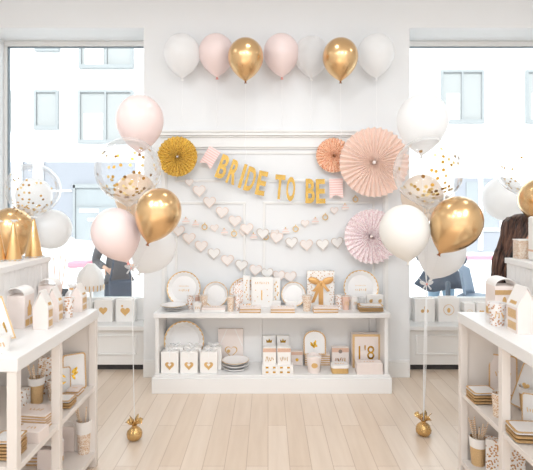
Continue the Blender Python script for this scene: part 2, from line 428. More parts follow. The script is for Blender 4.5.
a = at(482, 256, 11); tag(MB().box(a.x - .8, a.x + .9, 10.95, 11.05, GZ, GZ + .09).build('red_kerb_rail', PINKP), 'low pinkish red painted kerb rail across street behind dark-haired woman', 'kerb rail')
bpy.data.objects['red_kerb_rail'].location.z = a.z - GZ - .09 + .0
MB_ = MB().box(a.x - .78, a.x - .74, 10.97, 11.03, GZ, a.z - .09).box(a.x + .84, a.x + .88, 10.97, 11.03, GZ, a.z - .09)
MB_.build('rail_post', PINKP, bpy.data.objects['red_kerb_rail']).location.z = -(a.z - GZ - .09)
# parked car
CARP = mat('white_car_paint', (244, 245, 247), .3, coat=.8); TYRE = mat('black_tyre', (40, 40, 42), .8); CARG = mat('pale_car_glass', (190, 200, 208), .1)
car = thing('car', 'white parked car beyond left window, seen past white balloon', 'car', (-5.05, 9.2, GZ))
prof = [(-2.0, .3), (-2.02, .75), (-1.75, .95), (-1.1, 1.05), (-.55, 1.42), (.45, 1.42), (.95, 1.08), (1.6, 1.0), (1.92, .8), (1.98, .45), (1.9, .28)]
MB().prism(prof, 1.7, Matrix.Translation((0, -.85, 0))).build('body', CARP, car, .09)
MB().prism([(-.98, 1.08), (-.5, 1.36), (-.06, 1.36), (-.06, 1.08)], .02, Matrix.Translation((0, -.86, 0))).build('window', CARG, car)
MB().prism([(.0, 1.08), (.0, 1.36), (.4, 1.36), (.82, 1.08)], .02, Matrix.Translation((0, -.86, 0))).build('window', CARG, car)
for x in (-1.3, 1.25):
    for y in (-.82, .68):
        MB().lathe([(0, 0), (.2, 0), (.3, .01), (.32, .04), (.32, .13), (.3, .15), (0, .15)], 24, Matrix.Translation((x, y, .32)) @ Matrix.Rotation(-PI / 2, 4, 'X')).build('wheel', TYRE, car)

# ---------------------------------------------------------------- light
wd = bpy.data.worlds.new('sky'); sc.world = wd; wd.use_nodes = True
bg = wd.node_tree.nodes['Background']; bg.inputs[0].default_value = (.93, .97, 1, 1); bg.inputs[1].default_value = 1.45
sun = bpy.data.lights.new('sun', 'SUN'); sun.energy = 4.5; sun.angle = .05; sun.color = (.97, .98, 1)
so = bpy.data.objects.new('sun', sun); COL.objects.link(so); so.rotation_euler = Vector((.25, 1, -.95)).to_track_quat('-Z', 'Y').to_euler()
for x in (-1.9, 0.1, 2.1):
    for y in (-1.2, .9, 3.0):
        L = bpy.data.lights.new('ceiling_spot', 'AREA'); L.shape = 'DISK'; L.size = .22; L.energy = 10.5 if y < 2 else 3.2; L.color = (.90, .955, 1)
        o = bpy.data.objects.new('ceiling_spot', L); COL.objects.link(o); o.location = (x, y, ZC - .03)
        f = MB().lathe([(.115, -.001), (.15, -.001), (.15, -.012), (.112, -.012)], 24, close=True).build('ceiling_downlight_ring', TRIM, None, loc=(x, y, ZC)); f['kind'] = 'structure'

for x, tx in ((-2.0, -1.1), (-.75, -.35), (.75, .45), (2.0, 1.3)):      # track spotlights washing the display wall
    L = bpy.data.lights.new('track_spot', 'SPOT'); L.energy = 66; L.spot_size = 1.25; L.spot_blend = 1; L.shadow_soft_size = .16; L.color = (.915, .965, 1)
    o = bpy.data.objects.new('track_spot', L); COL.objects.link(o); o.location = (x, .35, 3.2)
    o.rotation_euler = (Vector((tx, 4.1, .85)) - o.location).to_track_quat('-Z', 'Y').to_euler()
    e = bpy.data.objects.new('track_spotlight', None); COL.objects.link(e); e.location = (x, .25, 3.3); e['kind'] = 'structure'
    MB().tube([(0, -.05, .04), (0, .06, -.07)], .05, 16).build('lamp_housing', TRIM, e); MB().tube([(0, 0, 0), (0, 0, .2)], .012, 8).build('arm', TRIM, e)

# ================================================================ FURNITURE
CZ, CS = .638, .147           # cabinet top and inner shelf height
cab = thing('display_cabinet', 'low long white open-front display cabinet standing against the panelled wall', 'cabinet', (.03, 3.91, 0))
def cb(x0, x1, y0, y1, z0, z1): return MB().box(x0 - .03, x1 - .03, y0 - 3.91, y1 - 3.91, z0, z1)
cb(-.912, .975, 3.735, 4.072, .6, CZ).build('top_board', LACQ, cab, .004)
cb(-.90, -.872, 3.75, 4.07, CS, .6).build('side_panel', LACQ, cab, .002)
cb(.93, .958, 3.75, 4.07, CS, .6).build('side_panel', LACQ, cab, .002)
cb(-.91, .97, 3.742, 4.07, .124, CS).build('bottom_shelf', LACQ, cab, .003)
cb(-.925, .985, 3.73, 4.07, 0, .124).build('plinth', LACQ, cab, .004)
bp = MB()
x = -.872
while x < .925:
    x1 = -.05 if x < -.06 else .87 if x < .8 else .93; bp.box(x + .001 - .03, x1 - .001 - .03, .135, .16, CS, .6); x = x1
bp.box(-.90, .90, .15, .16, CS, .6)
bp.build('back_panel', LACQ, cab, .002)

TZ, MZ, BZ = .9, .463, .087    # side unit shelf heights
def side_unit(label, sgn, xf, xb, ys):
    """open shelf unit whose open side faces the aisle; sgn -1 left, +1 right"""
    e = thing('display_shelf', label, 'shelf unit', (sgn * (xf + xb) / 2, (ys[0] + ys[-1]) / 2, 0))
    ex, ey = e.location.x, e.location.y
    def B(x0, x1, y0, y1, z0, z1):
        a, b = sorted((sgn * x0 - ex, sgn * x1 - ex)); return MB().box(a, b, y0 - ey, y1 - ey, z0, z1)
    y0, y1 = ys[0], ys[-1]
    B(xf, xb, y0, y1, TZ - .055, TZ).build('tabletop', LACQ, e, .003)
    for i, y in enumerate(ys):
        yy = y + .004 if i == 0 else y - .034 if i == len(ys) - 1 else y - .017
        for x in (xf + .006, xb - .046): B(x, x + .04, yy, yy + .034, 0, TZ - .055).build('post', LACQW, e, .002)
    B(xf + .012, xb - .012, y0 + .02, y1 - .03, MZ - .026, MZ).build('shelf', LACQW, e, .002)
    B(xf + .012, xb - .012, y0 + .02, y1 - .03, BZ - .03, BZ).build('shelf', LACQW, e, .002)
    B(xf + .046, xb - .046, y1 - .022, y1 - .01, 0, TZ - .055).build('end_panel', LACQW, e)
    B(xb - .014, xb - .004, y0 + .038, y1 - .034, 0, TZ - .055).build('back_panel', LACQW, e)
    return e
LU = side_unit('white open shelf unit on left side of the aisle, packed with party goods', -1, .98, 1.62, (1.84, 2.24, 2.72))
RU = side_unit('white open shelf unit on right side of the aisle, packed with party goods', 1, 1.063, 1.72, (1.69, 2.165, 2.64))
RZ = 1.205
def riser(label, sgn, xf, xb, y0, y1):
    e = thing('display_riser', label, 'display riser', (sgn * (xf + xb) / 2, (y0 + y1) / 2, TZ)); ex, ey = e.location.x, e.location.y
    a, b = sorted((sgn * xf - ex, sgn * xb - ex))
    MB().box(a - .008, b + .008, y0 - ey - .008, y1 - ey + .008, RZ - TZ - .03, RZ - TZ).build('top_board', LACQ, e, .003)
    m = MB(); xx = sgn * xf - ex
    n = int((y1 - y0) / .045); st = (y1 - y0) / n
    for i in range(n):
        p, q = sorted((xx, xx - -sgn * .012)); m.box(p, q, y0 - ey + i * st + .001, y0 - ey + (i + 1) * st - .001, 0, RZ - TZ - .03)
    m.build('beadboard_front', LACQ, e, .0012)
    MB().box(a + .012, b - .002, y0 - ey, y1 - ey, .0, RZ - TZ - .03).build('body', LACQ, e)
    return e
riser('raised white beadboard shelf on left unit, holding gold cone hats', -1, 1.262, 1.60, 1.84, 2.71)
riser('raised white beadboard shelf on right unit, beside dark-haired woman', 1, 1.335, 1.70, 1.69, 2.63)

# ================================================================ PARTY GOODS
def cup(xp, yb, z, wp, hp, m, label, group=None, rimm=None, mark=None, straws=0, sleeve=None, name='paper_cup', cat='paper cup', loc=None):
    X, Y, s = on(xp, yb, z)
    r = wp / s / 2; h = hp / s; Y += r * .8
    e = thing(name, label, cat, (X, Y, z), (0, 0, random.uniform(-.3, .3)), group)
    rb = r * .74
    MB().lathe([(0, 0), (rb, 0), (r * .985, h * .97), (r * .95, h * .97), (rb * .95, .004), (0, .004)], 28).build('cup_body', m, e)
    MB().lathe([(r * .93, h * .965), (r * 1.03, h * .965), (r * 1.05, h * .985), (r * 1.03, h), (r * .95, h)], 28, close=True).build('rolled_rim', rimm or PAPER, e)
    if sleeve:
        z0, z1, sm = sleeve; rr = lambda t: rb + (r * .985 - rb) * t / .97
        MB().lathe([(rr(z0) + .0003, h * z0), (rr(z0) + .0022, h * z0), (rr(z1) + .0022, h * z1), (rr(z1) + .0003, h * z1)], 28, close=True).build('sleeve', sm, e)
    if mark == 'heart':
        MB().prism(heart_pts(r * .9), .001, Matrix.Translation((0, -r * .9, h * .38))).build('printed_heart', FOILS, e)
    elif mark: scribble(MB(), 0, h * .5, r * 1.1, h * .3, 3, -r * .93).build('printed_mark', FOILS, e)
    if straws:
        R = random.Random(int(xp * 10))
        for i in range(straws):
            a = R.uniform(0, 2 * PI); q = r * .55
            p0 = Vector((q * math.cos(a + PI) * .5, q * math.sin(a + PI) * .5, .006)); p1 = Vector((q * 2.3 * math.cos(a), q * 1.7 * math.sin(a), h * R.uniform(1.42, 1.62)))
            tag(MB().tube([p0, p1], r * .075, 8).build('paper_straw', STRAWM, None, loc=e.location),
                'gold striped straw standing in the ' + label.split(',')[0], 'straw', 'straws in the ' + label.split(',')[0])
    return e

def heart_mark(e, w, cx, cz, y, m=None, solid=True, name='foil_heart'):
    b = MB()
    if solid: b.prism(heart_pts(w, c=(cx, cz)), .0012, Matrix.Translation((0, y - .0012, 0)))
    else: b.band(heart_pts(w, c=(cx, cz)), heart_pts(w * .84, c=(cx, cz + w * .02)), .0012, Matrix.Translation((0, y - .0012, 0)))
    return b.build(name, m or FOILS, e)

def bow(e, w, loc, m, name='bow', tails=.9):
    """two loops, a knot and two tails"""
    b = MB()
    for sg in (-1, 1):
        Mx = Matrix.Translation((loc[0] + sg * w * .30, loc[1], loc[2] + w * .09)) @ Matrix.Rotation(-sg * .35, 4, 'Y')
        b.ell((0, 0, 0), (w * .27, w * .09, w * .15), Mx, 18, 10)
        P = [(loc[0] + sg * w * .06, loc[1] - w * .06, loc[2]), (loc[0] + sg * w * .18, loc[1] - w * .10, loc[2] - w * .3 * tails), (loc[0] + sg * w * .34, loc[1] - w * .06, loc[2] - w * .62 * tails)]
        b.strip(P, w * .13, (1, 0, .3 * sg), .0012)
    b.ell(loc, (w * .1, w * .09, w * .1), nu=12, nv=8)
    return b.build(name, m, e)

def gbox(xp, yb, z, wp, hp, d, label, cat='box', group=None, m=None, name='gift_box', rz=0, bev=.002, lid=None):
    X, Y, s = on(xp, yb, z); w, h = wp / s, hp / s
    e = thing(name, label, cat, (X, Y + d / 2 + .001, z), (0, 0, rz), group)
    MB().box(-w / 2, w / 2, -d / 2, d / 2, 0, h if not lid else h - lid).build('box_body', m or PAPER, e, bev)
    if lid: MB().box(-w / 2 - .002, w / 2 + .002, -d / 2 - .002, d / 2 + .002, h - lid, h).build('lid', m or PAPER, e, bev)
    e['w'] = w; e['h'] = h; e['d'] = d
    return e, w, h

def plate_up(xp, yb, z, rp, label, tilt=.16, style='scallop', text=0, m=None, name='party_plate', rim=None, dy=0, rz=0):
    """round plate standing on edge, leaning back"""
    X, Y, s = on(xp, yb, z); r = rp / s
    e = thing(name, label, 'plate', (X, Y + dy + r * math.sin(tilt), z + r * math.cos(tilt) + .001), (PI / 2 - tilt, 0, rz))
    MB().lathe([(0, 0), (r * .72, 0), (r * .80, .010), (r * .985, .018), (r, .0165), (r * .985, .0145), (r * .80, .006), (r * .72, -.003), (0, -.003)], 56).build('plate_body', m or CHINA, e)
    n = 144; MF = Matrix.Rotation(-PI / 2, 4, 'X')
    out = circ(r * .985, n); inn = circ(r * (.93 if style == 'scallop' else .93), n, wave=r * (.022 if style == 'scallop' else .012), k=26 if style == 'scallop' else 18)
    b = MB(); vs = []; 
    for L, zz in ((out, .0186), (inn, .0168)):
        for p in L: vs.append((p[0], p[1], zz))
    for L, zz in ((out, .0196), (inn, .0178)):
        for p in L: vs.append((p[0], p[1], zz))
    f = []
    for i in range(n):
        j = (i + 1) % n; f += [(2 * n + i, 2 * n + j, 3 * n + j, 3 * n + i), (i, j, 2 * n + j, 2 * n + i), (n + i, n + j, 3 * n + j, 3 * n + i)]
    b.poly(vs, f).build('gold_rim', rim or FOILS, e)
    if text:
        b = MB(); MT = Matrix.Rotation(-PI / 2, 4, 'X')
        scribble(b, 0, 0, r * .62, r * .08, 9, 0, Matrix.Translation((0, r * .12, .0012)) @ MT, seed=3)
        scribble(b, 0, 0, r * .66, r * .16, 6, 0, Matrix.Translation((0, -r * .12, .0012)) @ MT, seed=4)
        b.build('gold_script', FOILS, e)
    return e

def square_up(xp, yb, z, wp, hp, label, tilt=.18, rz=0, arch=False, wav=True, mark='sprig', name='square_plate', cat='plate', t=.012, m=None, rimw=.07, txt=None, rim=None, th=None):
    """square or arched plate / framed card standing up and leaning back"""
    X, Y, s = on(xp, yb, z); w, h = wp / s, hp / s; h = h / math.cos(tilt)
    e = thing(name, label, cat, (X, Y, z + .001), (-tilt, 0, rz))
    if arch:
        P = [(-w / 2, 0), (w / 2, 0)] + [(w / 2 * math.cos(a), h - w / 2 * .8 + w / 2 * .8 * math.sin(a)) for a in [PI * i / 16 for i in range(17)]]
    else: P = rrect(w, h, w * .12, 5, (0, h / 2))
    if wav: P = wavy(P, w * .008, w * .11)
    c = Vector((0, h / 2))
    def shrink(P, k): return [((p[0] - c.x) * (1 - k), (p[1] - c.y) * (1 - k * w / h) + c.y) for p in P]
    MB().prism(P, t, Matrix.Translation((0, .002, 0))).build('plate_body', m or CHINA, e)
    MB().band(P, shrink(P, rimw * 2), .004, Matrix.Translation((0, -.002, 0))).build('gold_rim', rim or KRAFT, e)
    if mark == 'sprig':
        b = MB(); R = random.Random(int(xp))
        for i in range(5):
            M = Matrix.Translation((R.uniform(-.12, .12) * w, -.0006, h * .5 + R.uniform(-.16, .16) * h)) @ Matrix.Rotation(R.uniform(-1.2, 1.2), 4, 'Y')
            b.prism(circ(w * .05, 14, rz=w * .13), .002, M)
        b.build('gold_sprig', FOIL, e)
    elif mark == 'heart': heart_mark(e, w * .4, 0, h * .5, .002)
    elif mark == 'script': scribble(MB(), 0, h * .5, w * .6, h * .16, 5, -.0004, seed=int(xp), th=.003).build('gold_script', FOILS, e)
    if txt: lettering('gold_numerals', txt, h * .5, .002, FOIL, e, (0, .0, h * .5), w=w * .56)
    return e

def stack(xp, yb, z, wp, hp, n, d, base, kind='napkin', cat='napkin', top=None, rz=0, mt=None, mark=False, shape='sq'):
    """n separate plates or napkin packs lying on one another"""
    X, Y, s = on(xp, yb, z); w, H_ = wp / s, hp / s; t = H_ / n; grp = 'stacked %ss: %s' % (kind.replace('_', ' '), base)
    for i in range(n):
        last = i == n - 1
        lab = ('topmost ' if last else 'bottom ' if i == 0 else 'middle ') + base
        e = thing(kind, lab, cat, (X + random.uniform(-.002, .002), Y + d / 2, z + i * t), (0, 0, rz + random.uniform(-.03, .03)), grp)
        if shape == 'round':
            r = w / 2
            MB().lathe([(0, .001), (r * .7, .001), (r * .97, t * .9), (r, t * .97), (r * .96, t * 1.0), (r * .68, .003 + t * .15), (0, .003 + t * .15)], 40).build('plate_body', CHINA, e)
            MB().lathe([(r * .96, t * .985), (r, t * .98), (r * 1.004, t * .86), (r * .96, t * .9)], 40, close=True).build('gold_rim', FOILS if last else CHINA, e)
        else:
            if kind == 'napkin_pack':
                MB().box(-w / 2, w / 2, -d / 2, d / 2, t * .45, t * .98).build('napkins', PAPERW, e, min(.003, t * .2))
                MB().box(-w / 2 - .001, w / 2 + .001, -d / 2 - .001, d / 2 + .001, .0, t * .45).build('folded_edge', mt or KRAFT, e, min(.002, t * .2))
            else:
                P = rrect(w, d, w * .1, 5); P2 = rrect(w * .86, d * .86, w * .1, 5)
                M = Matrix.Rotation(PI / 2, 4, 'X')
                MB().prism(P, t * .55, Matrix.Translation((0, 0, t * .95)) @ Matrix.Rotation(-PI / 2, 4, 'X')).build('plate_body', CHINA if last else (mt or KRAFT), e, min(.002, t * .2))
                MB().band(P, P2, t * .3, Matrix.Translation((0, 0, t * .99)) @ Matrix.Rotation(-PI / 2, 4, 'X')).build('gold_rim', mt or KRAFT, e)
        if last and (mark or kind == 'napkin_pack'):
            M = Matrix.Translation((0, 0, t * 1.0 + .0002)) @ Matrix.Rotation(-PI / 2, 4, 'X')
            scribble(MB(), 0, 0, w * .45, d * .2, 4, 0, M, seed=int(xp), th=.0008).build('gold_print', FOILS, e)

# ================================================================ BALLOONS
def balloon(label, xp, yp, rp, Y, m, ang=0, pitch=0, knot=None, group=None, stretch=1.0, tie=None, ribbon=0, rseed=1, name='latex_balloon'):
    """xp, yp is the middle of the widest ring; ang leans the neck to the left (+) or right (-)"""
    c = at(xp, yp, Y); R = rp / F * Y
    e = thing(name, label, 'balloon', c, (pitch, ang, 0), group)
    top, bot = 1.07 * R, 1.42 * R * stretch
    P = [(0, top)] + [(R * math.sin(a), top * math.cos(a)) for a in [PI / 2 * i / 12 for i in range(1, 13)]]
    for i in range(1, 15):
        v = i / 15; P.append((R * (1 - v ** 2.05) ** .80 * (1 - .03 * v), -bot * v))
    P += [(R * .06, -bot * 1.0), (R * .045, -bot * 1.02)]
    MB().lathe(P, 48).build('balloon_skin', m, e)
    kz = -bot * 1.02
    MB().lathe([(R * .045, kz + R * .02), (R * .055, kz - R * .02), (R * .03, kz - R * .035), (R * .09, kz - R * .10), (R * .075, kz - R * .105), (.0, kz - R * .07)], 14).build('knot', knot or m, e)
    Rm = Matrix.Rotation(ang, 4, 'Y') if False else e.rotation_euler.to_matrix().to_4x4()
    k0 = Vector((0, 0, kz - R * .04)); Ri = Rm.inverted()
    if tie is not None:
        p1 = Ri @ (Vector(tie) - c); pts = [k0.lerp(p1, t / 10) + (Ri @ Vector((0, 0, -.25 * t / 10 * (1 - t / 10) * (p1 - k0).length))) for t in range(11)]
        MB().tube(pts, .0016, 6).build('ribbon', RIBW, e)
    elif ribbon:
        R2 = random.Random(rseed); pts = []
        for i in range(41):
            t = i / 40; amp = .012 * max(0, t - .3); kx = R2.uniform(-.002, .002)
            pts.append(k0 + Ri @ Vector((amp * math.sin(26 * t + rseed) + kx * t, -.008 * t + amp * math.cos(26 * t), -ribbon * t)))
        MB().tube(pts, .0014, 6).build('ribbon', RIBW, e)
    return e, R
row = [('leftmost balloon of the row on the wall, white latex', 182, 53.5, 18, 3.93, WHITEB, None, .40),
       ('pale pink balloon in the wall row, just left of a gold balloon', 216.5, 53, 17.7, 3.95, PINKB, KNOTP, .42),
       ('shiny gold balloon in the wall row, above the letter banner', 245.7, 57, 17.7, 3.74, CHROME_GOLD, KNOTG, .62),
       ('pale pink balloon in the wall row, just right of a gold balloon', 281.3, 53, 17.8, 3.95, PINKB, KNOTP, .42),
       ('faint translucent white balloon in the wall row, between pink and gold', 311.5, 55, 17.2, 3.98, 'T', None, .44),
       ('shiny gold balloon in the wall row, right of the translucent one', 340.3, 57, 17.7, 3.74, CHROME_GOLD, KNOTG, .50),
       ('rightmost balloon of the row on the wall, white latex', 375.8, 53.5, 18, 3.93, WHITEB, None, .50)]
MILK = film('translucent_white_latex', rim=.25, base=.02, rough=.25, blend=.3, milky=.72)
for i, (lb, x, y, r, Y, m, k, rb) in enumerate(row):
    balloon(lb, x, y, r, Y, MILK if m == 'T' else m, random.uniform(-.03, .03), 0, k, 'balloons in a row high on the wall', ribbon=rb, rseed=i + 1, stretch=.95)

CONF = [mat('gold_confetti', (208, 162, 70), .3, .85, var=.1), mat('pale_gold_confetti', (232, 204, 140), .4, .5, var=.1), mat('dark_gold_confetti', (150, 108, 44), .4, .6, var=.1)]
def confetti_balloon(label, xp, yp, rp, Y, n, seed, tie, ang=0):
    c = at(xp, yp, Y); R = rp / F * Y
    e = thing('confetti_balloon', label, 'balloon', c, (0, ang, 0), 'clear confetti balloons')
    P = [(0, R)] + [(R * math.sin(PI * i / 30), R * math.cos(PI * i / 30)) for i in range(1, 27)]
    P += [(R * .30, -R * .99), (R * .15, -R * 1.06), (R * .06, -R * 1.12), (R * .04, -R * 1.2), (R * .09, -R * 1.27)]
    MB().lathe(P, 56).build('clear_skin', CLEAR, e)
    RR = random.Random(seed)
    protos = []
    cm = MB(); rr = .0098 * (R / .2) ** 2.2
    cm.prism(circ(rr, 8), .0006); p0 = cm.build('confetti_piece', CONF[0], e)
    protos.append(p0)
    for mm in CONF[1:]:
        o = p0.copy(); o.data = p0.data.copy(); o.data.materials[0] = mm; COL.objects.link(o); o.parent = e; protos.append(o)
    for i in range(n):
        o = protos[i] if i < 3 else protos[RR.choice((0, 0, 0, 1, 1, 2))].copy()
        if i >= 3: COL.objects.link(o); o.parent = e
        if RR.random() < .62: el = math.radians(RR.gauss(-48, 16)); az = RR.uniform(0, 2 * PI)
        else: el = math.radians(RR.uniform(-40, 38)); az = RR.gauss(-PI / 2, .75) if RR.random() < .8 else RR.uniform(0, 2 * PI)
        d = Vector((math.cos(el) * math.cos(az), math.cos(el) * math.sin(az), math.sin(el)))
        o.location = d * (R * .985)
        o.rotation_euler = (d.to_track_quat('Y', 'Z').to_matrix() @ Matrix.Rotation(RR.uniform(-.25, .25), 3, 'X')).to_euler()
    k0 = Vector((0, 0, -R * 1.25)); p1 = Matrix.Rotation(-ang, 3, 'Y') @ (Vector(tie) - c)
    MB().tube([k0.lerp(p1, t / 8) for t in range(9)], .0016, 6).build('ribbon', RIBW, e)
    return e

def weight(label, xp, yb, top, Y=None, group=None):
    X, Y, s = on(xp, yb, 0)
    e = thing('balloon_weight', label, 'balloon weight', (X, Y, 0), (0, 0, random.uniform(0, 3)))
    b = MB(); prof = [(0, 0), (.030, .001), (.044, .016), (.048, .036), (.042, .058), (.026, .076), (.012, .086), (.011, .094)]
    b.lathe(prof, 40)
    for v in b.bm.verts:
        a = math.atan2(v.co.y, v.co.x); r = math.hypot(v.co.x, v.co.y)
        if r > .003: k = 1 + .06 * math.sin(11 * a + v.co.z * 30); v.co.x *= k; v.co.y *= k
    b.build('foil_bag', CHROME_GOLD if False else FOILW, e)
    b = MB(); R = random.Random(int(xp)); 
    n = 36; ring0, ring1, ring2 = [], [], []
    vs = []
    for j, (r, z) in enumerate(((.011, .092), (.026, .112), (.046, .128))):
        for i in range(n):
            a = 2 * PI * i / n; q = r * (1 + .28 * math.sin(7 * a + j) * (j / 2)); vs.append((q * math.cos(a), q * math.sin(a), z + .016 * math.cos(5 * a + 1) * j / 2))
    f = [(j * n + i, j * n + (i + 1) % n, (j + 1) * n + (i + 1) % n, (j + 1) * n + i) for j in range(2) for i in range(n)]
    o = b.poly(vs, f).build('ruffled_top', FOILW, e); sm = o.modifiers.new('t', 'SOLIDIFY'); sm.thickness = .0012
    MB().lathe([(.011, .084), (.015, .086), (.0155, .092), (.011, .095)], 20, close=True).build('tie', FOILW, e)
    t = Matrix.Rotation(-e.rotation_euler.z, 3, 'Z') @ (Vector(top) - Vector((X, Y, 0)))
    k0 = Vector((0, 0, .09)); b = MB()
    for off in (-.004, .0, .005):
        b.tube([k0.lerp(t, q / 12) + Vector((off * math.sin(PI * q / 12) * 2.2, off * .6 * math.sin(PI * q / 12), 0)) for q in range(13)], .0022, 6)
    b.build('ribbon', RIBW, e)
    # gathered sheer bow where the ribbons meet
    return e
FOILW = mat('crinkled_gold_foil', (214, 176, 118), .25, .85, var=.15, vscale=60, bump=.5, bscale=90)

def rosette_tie(label, c, w=.05):
    e = thing('ribbon_bow', label, 'ribbon bow', c)
    bow(e, w * 1.6, (0, 0, 0), TULLE, 'sheer_bow', .7)
    MB().ell((0, -.008, 0), (.007, .006, .007), nu=10, nv=6).build('pink_bead', KNOTP, e)
    bpy.data.objects[e.name]
    return e
G1, G2 = 'balloon bouquet before the left window', 'balloon bouquet before the right window'
T1 = at(131.5, 268, 3.0); T2 = at(426.5, 284, 3.04)
balloon('pale pink balloon at top of bouquet by left window', 140, 120, 23.3, 3.2, PINKB, .02, 0, KNOTP, G1, tie=T1)
confetti_balloon('large clear confetti balloon in bouquet, overlapping gold fan', 128.5, 170, 32.5, 2.98, 98, 3, T1)
balloon('champagne balloon seen through clear confetti balloon near left window', 135.5, 195, 20.5, 3.34, CHAMP, .05, 0, None, G1, tie=T1)
balloon('white balloon low in bouquet beside the cabinet, behind gold balloon', 154, 248, 21.5, 3.2, WHITEB, .55, .2, None, G1, tie=T1)
balloon('shiny gold balloon in bouquet, in front beside gold fan', 158.5, 212, 22.6, 2.78, CHROME_GOLD, .30, -.1, KNOTG, G1, tie=T1)
balloon('pale pink balloon low in bouquet, in front of left window', 116, 233, 23.8, 2.84, PINKB, -.38, 0, KNOTP, G1, tie=T1, stretch=.92)
weight('gold foil balloon weight on floor, left side of aisle', 134.5, 439.5, T1)
rosette_tie('sheer bow under left pink balloon', (T1.x, T1.y, T1.z))
balloon('white balloon at top of bouquet by right window', 422.5, 120, 24.8, 3.24, WHITEB, .03, 0, None, G2, tie=T2)
confetti_balloon('large clear confetti balloon in bouquet, beside big peach fan', 428, 171, 33.8, 3.0, 99, 5, T2)
balloon('cream balloon seen through confetti balloon near right window', 422, 196, 20.5, 3.37, CREAMP, .0, 0, None, G2, tie=T2)
balloon('white balloon lowest in bouquet, in front of right window', 441, 252, 23.5, 3.2, WHITEB, .35, 0, None, G2, tie=T2, stretch=.85)
balloon('shiny gold balloon in bouquet before right window', 456.5, 222.5, 25, 2.8, CHROME_GOLD, .5, 0, KNOTG, G2, tie=T2, stretch=.97)
balloon('cream balloon in bouquet, overlapping pink fan', 404.5, 231, 24.8, 2.86, CREAMB, -.12, 0, None, G2, tie=T2, stretch=.88)
weight('gold foil balloon weight on floor, right side of aisle', 423.5, 435, T2)
rosette_tie('sheer bow under right white balloon', (T2.x, T2.y, T2.z))
G3 = 'balloons behind the left raised shelf'; G4 = 'balloons behind the right raised shelf'
T3 = at(32, 262, 3.5); T4 = at(541, 262, 3.0)
balloon('white balloon showing inside outline of left clear balloon', 34, 196, 17, 3.75, WHITEB, .1, 0, None, G3, tie=T3)
confetti_balloon('clear confetti balloon above the gold cone hats', 33.5, 189, 25.8, 3.35, 90, 11, T3)
balloon('white balloon beside the cone hats, in front of left window', 50, 230, 20, 3.5, WHITEB, .9, 0, None, G3, tie=T3, stretch=.75)
balloon('shiny gold balloon behind the cone hats, cut by picture edge', 12, 230, 21, 3.26, CHROME_GOLD, -.2, 0, KNOTG, G3, tie=T3)
confetti_balloon('clear confetti balloon above dark-haired woman, cut by picture edge', 525, 168, 26.5, 3.3, 80, 17, T4)
balloon('white balloon above dark-haired woman', 504, 199, 20.8, 3.88, WHITEB, -.35, 0, None, G4, ribbon=1.32, stretch=.85)
balloon('shiny gold balloon at right picture edge', 540, 200, 20.5, 3.05, CHROME_GOLD, .1, 0, KNOTG, G4, tie=T4, stretch=.8)
def hidden_weight(T, label):
    e = thing('balloon_weight', label, 'balloon weight', (T.x, T.y, 0))
    MB().lathe([(0, 0), (.03, .001), (.046, .03), (.03, .07), (.011, .09), (.04, .12)], 24).build('foil_bag', FOILW, e)
    MB().tube([(0, 0, .09), (0, 0, T.z)], .0025, 6).build('ribbon', RIBW, e)
hidden_weight(T3, 'ribbon and foil weight of balloons behind left unit')
hidden_weight(T4, 'ribbon and foil weight of balloons behind right unit')

# ================================================================ FANS
def fan(label, xp, yp, rp, Y, m, n, depth, m2=None, centre=None):
    c = at(xp, yp, Y); R = rp / F * Y
    e = thing('paper_fan', label, 'paper fan', c, (0, 0, 0), 'round paper fans on the wall')
    b = MB(); K = n * 2; rad = [.02, .3, .6, .9, 1.0]; vs = []
    for j, q in enumerate(rad):
        for i in range(K):
            a = 2 * PI * i / K + PI / 2; hill = i % 2 == 0
            rr = R * q * (1.0 if (hill or j < 4) else .965)
            vs.append((rr * math.cos(a), (-depth if hill else 0) * min(1, .25 + q * .75), rr * math.sin(a)))
    f = [(j * K + i, j * K + (i + 1) % K, (j + 1) * K + (i + 1) % K, (j + 1) * K + i) for j in range(len(rad) - 1) for i in range(K)]
    o = b.poly(vs, f).build('pleated_paper', m, e, smooth=False)
    s = o.modifiers.new('thickness', 'SOLIDIFY'); s.thickness = .0007
    MB().lathe([(0, .0), (R * .045, .001), (R * .05, .004), (R * .03, .007), (0, .008)], 20, Matrix.Translation((0, -depth * .3, 0)) @ Matrix.Rotation(PI / 2, 4, 'X')).build('centre_button', centre or PAPERW, e)
    MB().tube([(0, .004, R * .9), (0, .004, R + .05)], .001, 6).build('hanging_thread', RIBW, e)
    return e
GF = spots('gold_foil_fan_paper', (250, 218, 122), (186, 134, 58), 95, .36, metal=.6, rough=.34)
GF.node_tree.nodes['Principled BSDF'].inputs['Metallic'].default_value = .4
for l in list(GF.node_tree.links):
    if l.to_socket.name == 'Metallic': GF.node_tree.links.remove(l)
CF = spots('copper_dotted_fan_paper', (252, 216, 190), (224, 152, 108), 90, .4, metal=.5, rough=.4)
PF = mat('peach_fan_paper', (255, 231, 219), .7, var=.02, transl=.15)
RF = spots('dusty_pink_fan_paper', (254, 244, 245), (240, 218, 222), 60, .42, metal=.15, rough=.45)
fan('round gold foil pleated fan with scalloped edge, left of the banner', 177.6, 156.7, 20.3, 3.98, GF, 28, .03)
fan('small copper dotted pleated fan tucked behind large peach fan', 333.3, 155.4, 17.6, 4.04, CF, 28, .026, centre=KNOTG)
fan('largest pleated fan, peach paper, on right of the wall', 373.8, 162.5, 35.2, 3.93, PF, 36, .036)
fan('dusty pink pleated fan below the large peach fan', 371, 236.3, 27.6, 4.0, RF, 30, .046)

